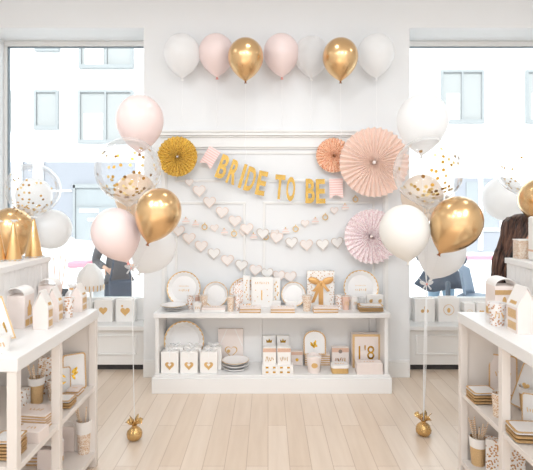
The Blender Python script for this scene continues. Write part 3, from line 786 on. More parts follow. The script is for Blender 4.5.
# ================================================================ BANNER
Yb = 4.02; k = Yb / F
ban = thing('letter_banner', 'gold foil letter banner strung across the white wall between paper fans', 'banner', at(268, 175, Yb))
bc = ban.location
PSTR = stripes('pink_striped_card', (250, 226, 222), (236, 196, 190), 15, 'Z')
def swallow(xp, yp, ang, w, h):
    w *= k; h *= k; c = at(xp, yp, Yb) - bc
    P = [(-w / 2, h / 2), (w / 2, h / 2), (w / 2, -h / 2), (0, -h / 2 + w * .28), (-w / 2, -h / 2)]
    MB().prism(P, .001).build('striped_flag', PSTR, ban, 0, False, loc=c, rot=(0, ang, 0))
swallow(210, 157.5, .55, 13, 20); swallow(336.2, 188.5, -.03, 13.5, 20)
BFOIL = mat('gold_foil_letter_card', (196, 157, 86), .27, 1, var=.3, vscale=14)
for ch, x, y, a in (('B', 223, 167.0, 21), ('R', 233.6, 172.2, 19), ('I', 242.6, 176, 17), ('D', 250.6, 179.2, 15), ('E', 261.6, 183.2, 12), ('T', 279.6, 187, 5), ('O', 290.7, 189, 3), ('B', 310.2, 191, 1), ('E', 320.6, 191.3, -1)):
    o = lettering('letter', ch, 24.6 * k, .002, BFOIL, ban, at(x, y, Yb) - bc, (0, math.radians(a), 0), w={'I': 3.2, 'T': 10.2, 'O': 9}.get(ch, 9.4) * k, bold=.032)
    o.location.y = random.uniform(-.004, .002)
pts = [at(198, 147, 4.088), at(212, 151, Yb), at(224, 155.3, Yb), at(236, 162, Yb), at(248, 166.5, Yb), at(262, 171, Yb), at(280, 175.5, Yb), at(292, 177.5, Yb), at(310, 179.5, Yb), at(322, 179.8, Yb), at(336, 179.2, Yb), at(346, 177, 4.088)]
MB().tube([p - bc + Vector((0, .003, 0)) for p in pts], .0009, 6).build('string', RIBW, ban)

# ================================================================ GARLANDS
HP1 = mat('blush_heart_card', (234, 227, 223), .7, var=.02); HP2 = mat('white_heart_card', (234, 232, 229), .7, var=.02)
RIMH = mat('rose_gold_outline', (226, 206, 194), .5, .2, var=.15); RIMG = mat('taupe_glitter_outline', (205, 194, 186), .5, .25, var=.2, vscale=200)
RINGG = mat('gold_ring_card', (220, 190, 140), .4, .5); CAKEP = mat('pink_cake_card', (240, 208, 198), .6); 
def garland(label, items, Y, ends):
    cx = sum(i[1] for i in items) / len(items); cy = sum(i[2] for i in items) / len(items)
    e = thing('paper_garland', label, 'garland', at(cx, cy, Y)); c = e.location
    kk = Y / F; R = random.Random(int(cx * 7))
    P = [at(*ends[0], Y) - c] + [at(x, y - 3.0, Y) - c + Vector((0, .003, 0)) for _, x, y in items] + [at(*ends[1], Y) - c]
    MB().tube(P, .0009, 6).build('string', RIBW, e)
    for j, (kd, x, y) in enumerate(items):
        o = at(x, y, Y) - c; rot = (0, R.uniform(-.12, .12), R.uniform(-.25, .25)); 
        if kd in 'HhSs':
            w = (13 if kd in 'Hh' else 8.4) * kk
            a = MB().prism(heart_pts(w * .94), .001).build('heart', HP1 if (kd in 'hs') else HP2, e, loc=o, rot=rot)
            MB().band(heart_pts(w, 36), heart_pts(w * .86, 36, c=(0, w * .01)), .0022, Matrix.Translation((0, -.0008, 0))).build('heart_outline', RIMG if kd == 'H' else RIMH, a)
        elif kd == 'O':
            MB().band(circ(3.1 * kk, 24), circ(2.0 * kk, 24), .0015).build('ring', RINGG, e, loc=o, rot=rot)
            MB().box(-.5 * kk, .5 * kk, -.001, .0015, 3.0 * kk, 4.4 * kk).build('ring_tab', RINGG, e, loc=o, rot=rot)
        elif kd == 'C':
            a = MB().box(-3.6 * kk, 3.6 * kk, 0, .001, -3.2 * kk, -.6 * kk).box(-2.1 * kk, 2.1 * kk, 0, .001, -.6 * kk, 1.8 * kk).build('cake_card', HP1, e, loc=o, rot=rot)
            MB().box(-3.6 * kk, 3.6 * kk, -.0012, 0, -1.4 * kk, -.6 * kk).box(-2.1 * kk, 2.1 * kk, -.0012, 0, 1.0 * kk, 1.8 * kk).build('icing', CAKEP, a)
            MB().ell((0, 0, 2.7 * kk), (.7 * kk, .002, .9 * kk), nu=10, nv=6).build('cake_topper', RINGG, a)
    return e
garland('upper heart garland hanging from gold fan down to dusty pink fan',
    [('s', 189.3, 182.9), ('h', 199.3, 191.5), ('h', 209.6, 202.8), ('h', 222, 212.9), ('h', 234.9, 221.7), ('h', 247, 229.5), ('H', 262.6, 234.4), ('h', 276.5, 238.3), ('H', 291.7, 243.3), ('h', 306.6, 245.6), ('H', 322.7, 245.3), ('H', 337.4, 243.3)], 4.05, ((183, 176), (352, 238)))
garland('garland of little cakes, rings and hearts crossing behind the hearts',
    [('C', 185.8, 220.3), ('C', 195.6, 223.4), ('O', 204.5, 227), ('s', 214.6, 228.5), ('C', 224.4, 231.3), ('O', 234, 233.7), ('s', 243, 232.8), ('C', 253.6, 236), ('O', 265.8, 237), ('s', 275, 233.7), ('C', 285.6, 230.6), ('O', 295.7, 229), ('s', 305, 224), ('C', 315.3, 220.3), ('O', 325.3, 217.3), ('s', 334.3, 211), ('C', 345.1, 206.6), ('O', 355.5, 199.4)], 4.075, ((170, 212), (362, 192)))
garland('lower heart garland dipping behind the plates on the cabinet',
    [('h', 178.3, 231.4), ('h', 189, 239), ('h', 201.2, 246.8), ('H', 213.9, 254.3), ('h', 227.5, 260.9), ('H', 241.3, 266), ('h', 255.5, 270.8), ('H', 267.4, 274.2), ('h', 279, 276.6), ('h', 290.5, 277.7)], 4.06, ((160, 220), (312, 277)))

# ================================================================ ON TOP OF THE CABINET
stack(171.2, 312, CZ, 25.5, 5.4, 3, .17, 'white plate in low stack at left end of cabinet top', 'paper_plate', 'plate', shape='round')
plate_up(183.5, 305.8, CZ, 17.2, 'large gold-rimmed plate with gold script, left end of cabinet top', text=1)
cup(190.6, 310, CZ, 9, 13.5, FLORAL, 'blush and gold patterned cup in front of large left plate, leftmost of its trio', 'cups before the left plates')
cup(196.5, 308.5, CZ, 8.6, 12.6, BLUSHT, 'tan cup half hidden behind white gold-crest cup on cabinet top', 'cups before the left plates')
cup(203, 310, CZ, 8.6, 14.4, DOTSF, 'gold speckled cup between the two leftmost standing plates', 'cups before the left plates')
cup(196.6, 312.3, CZ, 9.6, 9.2, PAPER, 'small white cup with gold crest, in front of tan cup', 'cups before the left plates', mark='x')
plate_up(215.5, 307.3, CZ, 12.7, 'medium plain-centred gold-rimmed plate, second standing plate from left', style='plain')
stack(213.5, 312.2, CZ, 23.4, 4.3, 1, .10, 'white napkin pack lying in front of second standing plate', 'napkin_pack', 'napkin pack', mt=PAPER)
cup(230.3, 311.8, CZ, 7.8, 15, DOTSF, 'tall gold speckled cup right of the second standing plate, left of pair')
cup(237.2, 311, CZ, 7.4, 15.5, FLORAL, 'tall white cup with gold flecks beside stacked napkins, right of pair')
plate_up(243.5, 306.8, CZ, 14.2, 'gold floral plate half hidden behind the white floral boxes', style='scallop', m=FLORAL)
def floral_box(xp, yb, wp, hp, label):
    e, w, h = gbox(xp, yb, CZ, wp, hp, .03, label, 'box', m=PAPER)
    b = MB(); R = random.Random(int(xp))
    for i in range(9):
        b.prism(circ(w * .09, 8, (R.uniform(-.28, .28) * w, h * (.25 + .075 * i)), rz=w * .14), .0014, Matrix.Translation((0, -.0163, 0)))
    b.build('printed_flowers', FLORAL if False else FOILS, e)
floral_box(246.3, 307, 6.6, 31, 'tall narrow white box with rose gold flowers, left of white card box')
e, w, h = gbox(262, 307.6, CZ, 21.4, 30, .05, 'white card box with thin gold stroke and gold script, centre of cabinet top')
MB().prism([(-.004, h * .25), (.004, h * .25), (.004, h * .58), (-.004, h * .58)], .0012, Matrix.Translation((-.002, -.0262, 0))).build('gold_stroke', FOIL, e)
scribble(MB(), 0, h * .82, w * .7, h * .08, 8, -.0262, seed=5).build('gold_script', FOILS, e)
b = MB()
for dx, dz in ((-.3, .58), (.24, .60), (-.2, .36), (.26, .40), (.32, .2), (-.33, .22)): b.prism(circ(.0045, 8, (dx * w, dz * h)), .0012, Matrix.Translation((0, -.0262, 0)))
b.build('gold_flecks', FOILS, e)
floral_box(276.3, 306.2, 7.6, 28, 'tall narrow white box with rose gold flowers, right of white card box')
gbox(276.8, 308.6, CZ, 8.4, 7.4, .03, 'tiny plain white box in front of the right floral box')
plate_up(293.5, 306.8, CZ, 12.4, 'medium gold-rimmed plate standing left of dotted gift bag', style='plain')
e, w, h = gbox(291, 308.6, CZ, 11, 7, .03, 'little clear-white box in front of plate left of gift bag'); scribble(MB(), 0, h * .5, w * .5, h * .3, 3, -.0161).build('faint_print', PAPERW, e)
cup(307.3, 311.6, CZ, 10, 16, DOTSF, 'gold speckled cup standing just left of dotted gift bag')
stack(250.3, 313, CZ, 21, 5.2, 2, .10, 'gold-edged napkin pack left of cabinet top centre', 'napkin_pack', 'napkin pack')
stack(282.8, 313.2, CZ, 24, 5.2, 2, .10, 'gold-edged napkin pack in front of medium plate, right of centre', 'napkin_pack', 'napkin pack')
# gift bag with a satin bow
e, w, h = gbox(320.8, 306.8, CZ, 27.4, 35.6, .05, 'white gift bag with gold dots tied with a gold satin bow', 'gift bag', m=DOTS, name='gift_bag', bev=.004)
MB().box(-w * .3, w * .3, -.0262, -.025, h * .05, h * .62).build('white_panel', PAPER, e)
bow(e, w * .82, (0, -.036, h * .68), RIBG, 'satin_bow', .6)
b = MB(); b.strip([(0, -.034, h * .66), (0, -.034, h * .35), (.001, -.030, .002)], w * .17); b.build('ribbon_tail', RIBG, e)
b = MB(); b.strip([(-.01, -.038, h * .66), (-w * .16, -.036, h * .38), (-w * .30, -.03, h * .12)], w * .12); b.build('ribbon_tail', RIBG, e)
stack(326, 313, CZ, 24.6, 5.6, 2, .10, 'gold-edged napkin pack in front of dotted gift bag', 'napkin_pack', 'napkin pack')
cup(339.4, 309.8, CZ, 8, 14.5, FLORAL, 'white cup with gold flecks, just right of dotted gift bag')
cup(346.4, 310.2, CZ, 8.4, 14, BLUSHT, 'tan paper cup right of dotted gift bag', mark='x')
cup(354.6, 309.6, CZ, 8.2, 12.5, PAPER, 'plain white cup with gold leaf mark, in front of right plate', mark='x')
cup(362.6, 308, CZ, 7.6, 10.5, TULLE, 'frosted clear cup in front of large right plate')
plate_up(361.2, 305.8, CZ, 17.8, 'large gold-rimmed plate with gold script, right end of cabinet top', text=1)
e, w, h = gbox(375.2, 307.6, CZ, 16, 12.4, .05, 'small white box with two gold roses at right end of cabinet top')
b = MB()
for dx in (-.26, .30): b.prism(circ(w * .11, 10, (dx * w, h * .52)), .0014, Matrix.Translation((0, -.0263, 0))).prism(circ(w * .05, 8, (dx * w + .008, h * .62)), .0014, Matrix.Translation((0, -.0265, 0)))
b.build('gold_roses', FOILS, e)
stack(372, 312.6, CZ, 24.5, 6.4, 3, .12, 'gold-edged white plate stacked at right end of cabinet top', 'paper_plate', 'plate')

# ================================================================ INSIDE THE CABINET
e = plate_up(184, 366.2, CS, 20.4, 'large gold-rimmed plate standing inside the cabinet behind favour boxes', tilt=.12)
e.location.z += .035
MB().box(-.05, .05, -.172 - .030, -.172 + .004, -.012, .03).build('plate_stand', PAPER, e, .002)
def favour(xp, yb, wp, hp, label):
    e, w, h = gbox(xp, yb, CS, wp, hp, .075, label, 'favour box', 'white heart favour boxes in two rows', name='favour_box', bev=.003)
    heart_mark(e, w * .52, 0, h * .34, -.0375 - .0003)
    MB().prism(heart_pts(w * .2, c=(0, h * .40)), .0006, Matrix.Translation((0, -.0395, 0))).build('heart_window', PAPER, e)
    bow(e, w * .6, (0, -.005, h + .012), TULLE, 'sheer_bow', .35)
    MB().strip([(0, -.0385, h * .75), (0, -.039, h), (0, -.03, h + .004), (0, .03, h + .002)], .006).build('ribbon', RIBW, e)
for x, lb in ((173, 'leftmost'), (191, 'middle'), (211.5, 'rightmost')): favour(x + 1.5, 370.2, 16.8, 22.5, lb + ' white favour box of the back row inside the cabinet')
for x, lb in ((169.5, 'leftmost'), (188.9, 'middle'), (208.6, 'rightmost')): favour(x, 373.6, 17.4, 21.4, lb + ' white heart favour box of the front row inside the cabinet')
e, w, h = gbox(230.6, 363.6, CS, 25, 34.6, .03, 'upright blush gift box with gold outlined drawing, inside cabinet', m=PAPERW)
b = MB(); b.band(heart_pts(w * .5, 36, c=(w * .02, h * .33)), heart_pts(w * .42, 36, c=(w * .02, h * .335)), .0012, Matrix.Translation((0, -.0162, 0)))
b.prism(circ(w * .07, 12, (-w * .08, h * .36)), .0014, Matrix.Translation((0, -.0164, 0))); b.build('gold_drawing', FOILS, e)
for sx in (-1, 1): MB().prism([(0, 0), (w * .03, 0), (w * .03 - sx * w * .3, h * .5), (-sx * w * .3, h * .5)], .0006, Matrix.Translation((sx * w * .46, -.0156, h * .5))).build('fold_line', PAPER, e)
stack(234.5, 373.2, CS, 28, 9.5, 3, .21, 'gold-rimmed white plate in stack in front of blush box', 'paper_plate', 'plate', shape='round')
def pbox(xp, yb, wp, hp, d, label, grp, style, m=PAPER):
    e, w, h = gbox(xp, yb, CS, wp, hp, d, label, 'box', grp, m=m, name='product_box')
    y = -d / 2 - .0014; b = MB(); M = Matrix.Translation((0, y, 0))
    if style == 'crown':
        b.prism([(-w * .2, h * .78), (w * .2, h * .78), (w * .24, h * .90), (w * .1, h * .84), (0, h * .93), (-w * .1, h * .84), (-w * .24, h * .90)], .0012, M)
        b.prism([(-w * .22, h * .56), (w * .22, h * .56), (w * .22, h * .66), (-w * .22, h * .66)], .0012, M)
    elif style == 'tassel':
        scribble(b, 0, h * .34, w * .66, h * .3, 5, y, seed=int(xp))
    elif style == 'dash':
        for i in range(4): b.prism([((i - 1.5) * w * .24 - w * .07, h * .4), ((i - 1.5) * w * .24 + w * .07, h * .4), ((i - 1.5) * w * .24 + w * .07, h * .66), ((i - 1.5) * w * .24 - w * .07, h * .66)], .0012, M)
    else: b.prism(circ(w * .14, 12, (0, h * .4)), .0012, M)
    b.build('gold_print', FOIL, e)
    if style in ('tassel', 'dot'): MB().box(-w * .5, w * .5, -d / 2 - .0008, -d / 2, h * .74, h * .96).build('pink_band', ROSEG, e)
    return e
zc = CS
pbox(269.2, 364.5, 12.8, 28, .05, 'left one of two tall crown boxes at back of cabinet', 'tall boxes with gold crowns', 'crown')
pbox(283, 364.5, 12.2, 28, .05, 'right one of two tall crown boxes at back of cabinet', 'tall boxes with gold crowns', 'crown')
pbox(297, 365.5, 11.6, 14.2, .05, 'short box with pink band, right of tassel boxes in cabinet', None, 'dot', PAPERW)
X, Y, s = on(277.8, 374.8, CS); hb = 4.6 / s
for i in range(2):
    e = thing('product_box', ('lower' if i == 0 else 'upper') + ' flat white box with gold dashes carrying the tassel boxes', 'box', (X, Y + .04, CS + i * hb), group='flat boxes under the tassel boxes')
    w = 31 / s; MB().box(-w / 2, w / 2, -.036, .036, 0, hb).build('box_body', PAPER, e, .0015)
    for j in range(4): MB().box((j - 1.5) * w * .23 - .011, (j - 1.5) * w * .23 + .011, -.0375, -.036, hb * .35, hb * .7).build('gold_dash', FOIL, e)
for xx, lb in ((269.6, 'left'), (284.2, 'right')):
    e = pbox(xx, 373.4, 13.2, 17, .05, lb + ' of two white tassel boxes standing on the flat boxes', 'white tassel boxes', 'tassel'); e.location = ((xx - VX) / s, Y + .045, CS + 2 * hb)
square_up(314.8, 354.9, CS + 11 / 118.6 + .001, 22.4, 23.6, 'arched gold-rimmed plate standing on the napkin pile in the cabinet', arch=True, rimw=.05, tilt=.12)
stack(317.6, 365.5, CS, 25, 11, 5, .078, 'gold-edged napkin pack in pile under arched plate', 'napkin_pack', 'napkin pack')
X, Y, s = on(314.5, 374, CS)
e = thing('popcorn_tub', 'small white tub with wavy top and gold crest, inside cabinet', 'tub', (X, Y + .05, CS))
r = 7.6 / s; hh = 17 / s
b = MB(); n = 32; vs = []
for q, z in ((.78, 0), (.98, .86), (1.0, 1.0)):
    for i in range(n):
        a = 2 * PI * i / n; vs.append((r * q * math.cos(a), r * q * math.sin(a), hh * (z + (.045 * math.cos(4 * a) if z == 1 else 0))))
b.poly(vs, [(j * n + i, j * n + (i + 1) % n, (j + 1) * n + (i + 1) % n, (j + 1) * n + i) for j in range(2) for i in range(n)] + [tuple(range(n))[::-1]])
o = b.build('tub_body', PAPERW, e); sd = o.modifiers.new('t', 'SOLIDIFY'); sd.thickness = .0015
MB().lathe([(0, hh * .8), (r * .94, hh * .8), (r * .9, hh * .84), (0, hh * .88)], 24).build('filling', PAPER, e)
MB().prism(circ(r * .42, 16, (0, hh * .5), rz=r * .34), .003, Matrix.Translation((0, -r * .93, 0))).build('gold_crest', FOILS, e)
e = pbox(340.4, 366, 17, 18.6, .05, 'blush box with round thumb notch and pink band in cabinet', None, 'tassel', PAPERW)
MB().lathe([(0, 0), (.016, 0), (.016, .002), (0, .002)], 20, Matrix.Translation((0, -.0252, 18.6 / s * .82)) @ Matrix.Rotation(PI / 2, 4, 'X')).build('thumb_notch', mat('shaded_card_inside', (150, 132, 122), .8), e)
X, Y, s = on(340.6, 374.4, CS); w = 17 / s; hh = 8.4 / s
e = thing('keepsake_tin', 'small gold tin with white lid in front of notched box', 'tin', (X, Y + .06, CS))
MB().prism(rrect(w, .1, .02, 6), hh * .62, Matrix.Translation((0, 0, hh * .62)) @ Matrix.Rotation(-PI / 2, 4, 'X')).build('tin_body', FOILS, e, .002)
MB().prism(rrect(w * 1.03, .103, .02, 6), hh * .36, Matrix.Translation((0, 0, hh)) @ Matrix.Rotation(-PI / 2, 4, 'X')).build('lid', PAPER, e, .002)
scribble(MB(), 0, 0, w * .6, .03, 6, 0, Matrix.Translation((0, 0, hh + .0008)) @ Matrix.Rotation(-PI / 2, 4, 'X'), seed=8, th=.001).build('gold_script', FOILS, e)
e, w, h = gbox(366.5, 367.8, CS, 28, 33.5, .075, 'gold-framed box with gold numerals standing at right inside cabinet', 'box', m=PAPERW, name='gift_box')
P = rrect(w, h, .002, 2, (0, h / 2)); P2 = rrect(w * .84, h * .86, .002, 2, (0, h / 2))
MB().band(P, P2, .0016, Matrix.Translation((0, -.0391, 0))).build('gold_glitter_frame', GLIT, e)
lettering('gold_numerals', "1'8", h * .42, .002, FOIL, e, (0, -.0385, h * .46), w=w * .56)
e2 = e
stack(370, 374.6, CS, 26, 11, 5, .10, 'pale blush napkin pack in thick pile in front of numeral box', 'napkin_pack', 'napkin pack', mt=PAPERW)

# ================================================================ WINDOW LEDGES
def ledge_box(xp, wp, yt, label, mk):
    LZ = .416; X, Y, s = on(xp, 322.2, LZ); w = wp / s; h = (322.2 - yt) / s
    e = thing('favour_box', label, 'favour box', (X, Y + .045, LZ)); d = .08
    MB().box(-w / 2, w / 2, -d / 2, d / 2, 0, h * .93).build('box_body', PAPER, e, .003)
    MB().prism([(-w * .5, 0), (w * .5, 0), (w * .42, h * .07), (-w * .42, h * .07)], .006, Matrix.Translation((0, -.003, h * .93))).build('folded_top', PAPER, e, .001)
    if mk == 'heart': heart_mark(e, w * .46, 0, h * .46, -d / 2 - .0002)
    elif mk == 'kettle':
        heart_mark(e, w * .5, 0, h * .42, -d / 2 - .0002)
        MB().prism(circ(w * .06, 10, (-w * .16, h * .68)), .0012, Matrix.Translation((0, -d / 2 - .0013, 0))).build('foil_dot', FOILS, e)
    elif mk == 'ring':
        MB().band(circ(w * .26, 30, (0, h * .48)), circ(w * .24, 30, (0, h * .48)), .0012, Matrix.Translation((0, -d / 2 - .0013, 0))).prism(circ(w * .08, 12, (0, h * .46), rz=w * .12), .0012, Matrix.Translation((0, -d / 2 - .0013, 0))).build('gold_crest', FOILS, e)
    elif mk == 'leaf':
        b = MB(); M = Matrix.Translation((0, -d / 2 - .0013, 0))
        for sg in (-1, 1): b.prism(circ(w * .09, 12, (sg * w * .11, h * .44)), .0012, M)
        b.prism(circ(w * .03, 8, (0, h * .56), rz=w * .1), .0012, M); b.build('gold_sprig', FOILS, e)
ledge_box(86, 12, 301, 'plain white box on left window ledge, half behind cake stand', None)
ledge_box(103, 18.4, 298.6, 'white box with pale gold heart on left window ledge', 'heart')
ledge_box(125, 19, 298.6, 'white box with gold heart and dot on left window ledge, nearest the pier', 'kettle')
ledge_box(425, 20, 297.2, 'white box with gold sprig on right window ledge, nearest the pier', 'leaf')
ledge_box(449, 20.6, 296.6, 'white box with thin gold ring crest on right window ledge', 'ring')
ledge_box(470, 11, 302, 'smaller white box with gold print on right window ledge, left of pair', 'ring')
ledge_box(482, 10.4, 301.5, 'smaller white box with gold print on right window ledge, beside shelf corner', 'heart')
# domed paper cake on a stand
X, Y, s = on(88.5, 322.4, .416)
Y -= .0
e = thing('cake_stand', 'white domed paper cake with gold fringe on a stand at left window', 'cake stand', (X, 4.215 + .05, .416)); s = F / 4.265; r = 13.2 / s
X = (88.5 - VX) / s; e.location = (X, 4.315, .416); z0 = H - (291 - VY) / s - .416; z1 = H - (264.5 - VY) / s - .416
MB().lathe([(0, 0), (.05, 0), (.05, .006), (.012, .014), (.01, z0 - .01), (.05, z0 - .002), (0, z0)], 24).build('stand_foot', TRIM, e)
b = MB(); prof = [(r * .3, z0 - .004), (r * .85, z0 - .002), (r * .95, z0 + .02), (r * 1.0, z0 + (z1 - z0) * .45), (r * .82, z0 + (z1 - z0) * .72), (r * .5, z0 + (z1 - z0) * .88), (r * .3, z1), (0, z1 + .002)]
b.lathe(prof, 48)
for v in b.bm.verts:
    a = math.atan2(v.co.y, v.co.x); q = math.hypot(v.co.x, v.co.y)
    if q > .01: kq = 1 + .035 * math.cos(10 * a); v.co.x *= kq; v.co.y *= kq
b.build('domed_top', PAPER, e)
for i in range(22):
    a = 2 * PI * i / 22; 
    M = Matrix.Rotation(a, 4, 'Z') @ Matrix.Translation((0, -r * 1.03, z0 + .05))
    MB().prism([(-.004, -.045), (.002, -.052), (.006, 0), (-.004, .004)], .0012, M).build('fringe_tassel', FOILS if i % 2 else CHROME_GOLD, e)

# ================================================================ LEFT UNIT, TOP
def cone(xp, yb, wp, hp, z, label, loc=None):
    X, Y, s = on(xp, yb, z); Y = max(min(Y, 2.66), 1.9) if loc is None else loc; s = F / Y; X = (xp - VX) / s; r = wp / s / 2; h = hp / s
    e = thing('party_hat', label, 'party hat', (X, Y, z), group='gold cone party hats on raised shelf')
    MB().lathe([(r, 0), (r * .12, h * .92), (0, h * .95), (0, h * .93), (r * .97, 0)], 36).build('cone', CHROME_GOLD if False else HATG, e)
    b = MB(); 
    for j in range(7):
        a = 2 * PI * j / 7; b.strip([(0, 0, h * .9), (.01 * math.cos(a), .01 * math.sin(a), h * .97), (.024 * math.cos(a), .024 * math.sin(a), h * (.93 + .03 * (j % 2)))], .016, (-math.sin(a), math.cos(a), 0))
    b.build('tulle_pompom', TULLE, e)
    b = MB(); n = 60; vs = []
    for q, zz in ((1.0, .006), (1.16, .004)):
        for i in range(n):
            a = 2 * PI * i / n; vs.append((r * q * math.cos(a), r * q * math.sin(a), zz + .006 * math.sin(12 * a) * (q > 1)))
    o = b.poly(vs, [(i, (i + 1) % n, n + (i + 1) % n, n + i) for i in range(n)]).build('ruffled_hem', TULLE, e); sd = o.modifiers.new('t', 'SOLIDIFY'); sd.thickness = .001
HATG = mat('brushed_gold_card', (224, 184, 130), .3, .85, var=.04)
cone(-2, 261, 15, 42, RZ, 'gold cone hat on raised shelf, cut off by the left picture edge')
cone(13.5, 260.4, 15.4, 42, RZ, 'gold cone hat on raised shelf, middle of the three')
cone(33.8, 256.5, 17, 42, RZ, 'gold cone hat with ruffled hem, at far end of raised shelf')

def gable_box(xp, yb, z, wp, hp, L, label, sgn, roof_m=None, side_m=None, name='house_box'):
    """little house-shaped box, gable towards the camera, printed side towards the aisle; xp,yb = aisle-side near corner"""
    X, Y, s = on(xp, yb, z); w = wp / s; h = hp / s
    e = thing(name, label, 'favour box', (X + sgn * w / 2, Y + L / 2, z)); ev = h * .58
    P = [(-w / 2, 0), (w / 2, 0), (w / 2, ev), (0, h), (-w / 2, ev)]
    MB().prism(P, L, Matrix.Translation((0, -L / 2, 0))).build('box_body', PAPERW, e, .0015)
    t = .0025
    for sg in (-1, 1):
        a = Vector((sg * w / 2, 0, ev)); c = Vector((0, 0, h)); n = Vector((h - ev, 0, sg * sg * w / 2)).normalized(); n.x *= sg
        q = MB(); vs = [p + Vector((0, yy, 0)) + n * o for o in (.0002, t) for yy in (-L / 2 - .002, L / 2 + .002) for p in (a, c + Vector((0, 0, .008)))]
        q.poly(vs, [(0, 1, 3, 2), (4, 6, 7, 5), (0, 4, 5, 1), (2, 3, 7, 6), (0, 2, 6, 4), (1, 5, 7, 3)]).build('roof_panel', roof_m or PAPER, e)
        # gold print on the roof slope and on the wall below
        fx = -sgn
        if sg == fx:
            q = MB(); m_ = (a + c) / 2
            d = (c - a)
            for f0, f1 in ((.12, .3), (.5, .85)):
                p0, p1 = a + d * f0, a + d * f1
                vs = [p + Vector((0, yy, 0)) + n * o for o in (t, t + .001) for yy in (-L * .28, L * .28) for p in (p0, p1)]
                q.poly(vs, [(0, 1, 3, 2), (4, 6, 7, 5), (0, 4, 5, 1), (2, 3, 7, 6), (0, 2, 6, 4), (1, 5, 7, 3)])
            q.build('gold_roof_print', FOILS, e)
            x0, x1 = sorted((sg * w / 2, sg * (w / 2 + .001)))
            MB().box(x0, x1, -L * .36, L * .36, ev * .12, ev * .42).box(x0, x1, -L * .36, L * .36, ev * .55, ev * .9).build('gold_window_print', GLIT, e)
    return e
def arch_box(xp, yb, z, wp, hp, L, label, sgn, motif='bottle', body=None):
    """box whose sheet of card arches over the top, ends open"""
    X, Y, s = on(xp, yb, z); w = wp / s; h = hp / s
    e = thing('handled_favour_box', label, 'favour box', (X + sgn * w / 2, Y + L / 2, z)); hb = h * .80
    MB().box(-w / 2, w / 2, -L / 2, L / 2, 0, hb).build('box_body', body or PAPERW, e, .0015)
    out = [(w / 2 * math.cos(PI * i / 16), hb + (h - hb) * math.sin(PI * i / 16)) for i in range(17)]
    inn = [(x * .96, hb + (zz - hb) * .9) for x, zz in out]
    MB().prism(out + inn[::-1], L, Matrix.Translation((0, -L / 2, 0))).build('arched_lid', PAPER, e)
    x0, x1 = sorted((-sgn * w / 2, -sgn * (w / 2 + .0012)))
    q = MB(); 
    if motif == 'bottle':
        MS = Matrix.Translation((-sgn * (w / 2 + .0012), .0, 0)) @ Matrix.Rotation(-sgn * PI / 2 * 1, 4, 'Z')
        P = [(-.018, .35), (.018, .35), (.018, .62), (.007, .70), (.007, .82), (-.007, .82), (-.007, .70), (-.018, .62)]
        MS = Matrix.Translation((-sgn * (w / 2 + .0012), 0, 0)) @ Matrix.Rotation(PI / 2 if sgn < 0 else -PI / 2, 4, 'Z')
        q.prism([(a, b_ * hb) for a, b_ in P], .0011, MS)
    q.box(x0, x1, -L * .4, -L * .02, hb * .06, hb * .26).box(x0, x1, L * .06, L * .4, hb * .06, hb * .28)
    q.build('gold_print', FOILS, e)
    return e
arch_box(24.5, 329, TZ, 19.5, 41, .095, 'tall arched white box with gold bottle, nearest end of left unit', -1)
arch_box(56, 315, TZ, 18, 36, .07, 'arched white box at foot of the raised shelf, behind house boxes', -1)
gable_box(48, 329.8, TZ, 15.5, 37, .055, 'left white house box with gold print on left unit top', -1)
gable_box(58.5, 322.5, TZ, 13, 33, .055, 'right white house box with gold print on left unit top', -1)
cup(65, 318.5, TZ, 13.4, 20, FLORAL, 'gold and white patterned cup right of the house boxes', mark='x')
gable_box(82, 312.3, TZ, 12, 26, .075, 'white house box with gold swirl at far end of left unit', -1)
# sheer organza bag behind the patterned cup
X, Y, s = on(70, 310.5, TZ); e = thing('organza_bag', 'sheer white organza bag behind the patterned cup on left unit', 'bag', (X, Y + .03, TZ))
MB().lathe([(0, 0), (.04, .001), (.044, .05), (.036, .09), (.016, .115), (.014, .122), (.034, .15)], 26).build('bag_body', TULLE, e); MB().lathe([(.014, .113), (.0175, .116), (.0175, .122), (.014, .125)], 20, close=True).build('tie', RIBG, e)
cup(56.5, 309.6, TZ, 8, 14, PAPERW, 'white cup behind the arched box holding tall pink straws', straws=0)
X, Y, s = on(56.5, 309.6, TZ)
for i, (dx, tz) in enumerate(((-.012, .30), (.006, .31), (.02, .29))):
    o = MB().tube([(dx * .3, 0, .004), (dx * 2.2, .0, tz)], .0035, 8).build('paper_straw', BLUSHT, None, loc=(X, Y + .02, TZ)); tag(o, 'tall pale pink straw rising behind boxes at far end of raised shelf', 'straw', 'tall pink straws')
# nearest items on the left unit
X, Y, s = on(9, 345, TZ)
e = thing('tent_card', 'large white tent card with gold trim on small gold easel at left edge', 'card', (X - .07, Y + .03, TZ), (0, 0, .5))
M = Matrix.Rotation(-.25, 4, 'X')
MB().prism([(-.075, .01), (.075, .01), (.02, .20), (-.02, .20)], .004, M).build('card', PAPER, e)
MB().band([(-.075, .01), (.075, .01), (.02, .20), (-.02, .20)], [(-.067, .016), (.067, .016), (.016, .193), (-.016, .193)], .002, M @ Matrix.Translation((0, -.002, 0))).build('gold_trim', GLIT, e)
b = MB()
for sg in (-1, 1): b.tube([(sg * .05, -.03, .003), (sg * .02, .035, .1)], .003, 6)
b.tube([(0, .06, .003), (0, .04, .1)], .003, 6).tube([(-.05, -.02, .012), (.05, -.02, .012)], .003, 6); b.build('easel', FOIL, e)
scribble(MB(), 0, .07, .07, .03, 4, -.001, M, seed=2).build('gold_script', FOILS, e)
cup(0, 353, TZ, 15, 17, PAPER, 'white cup with gold mark at left picture edge', mark='x')

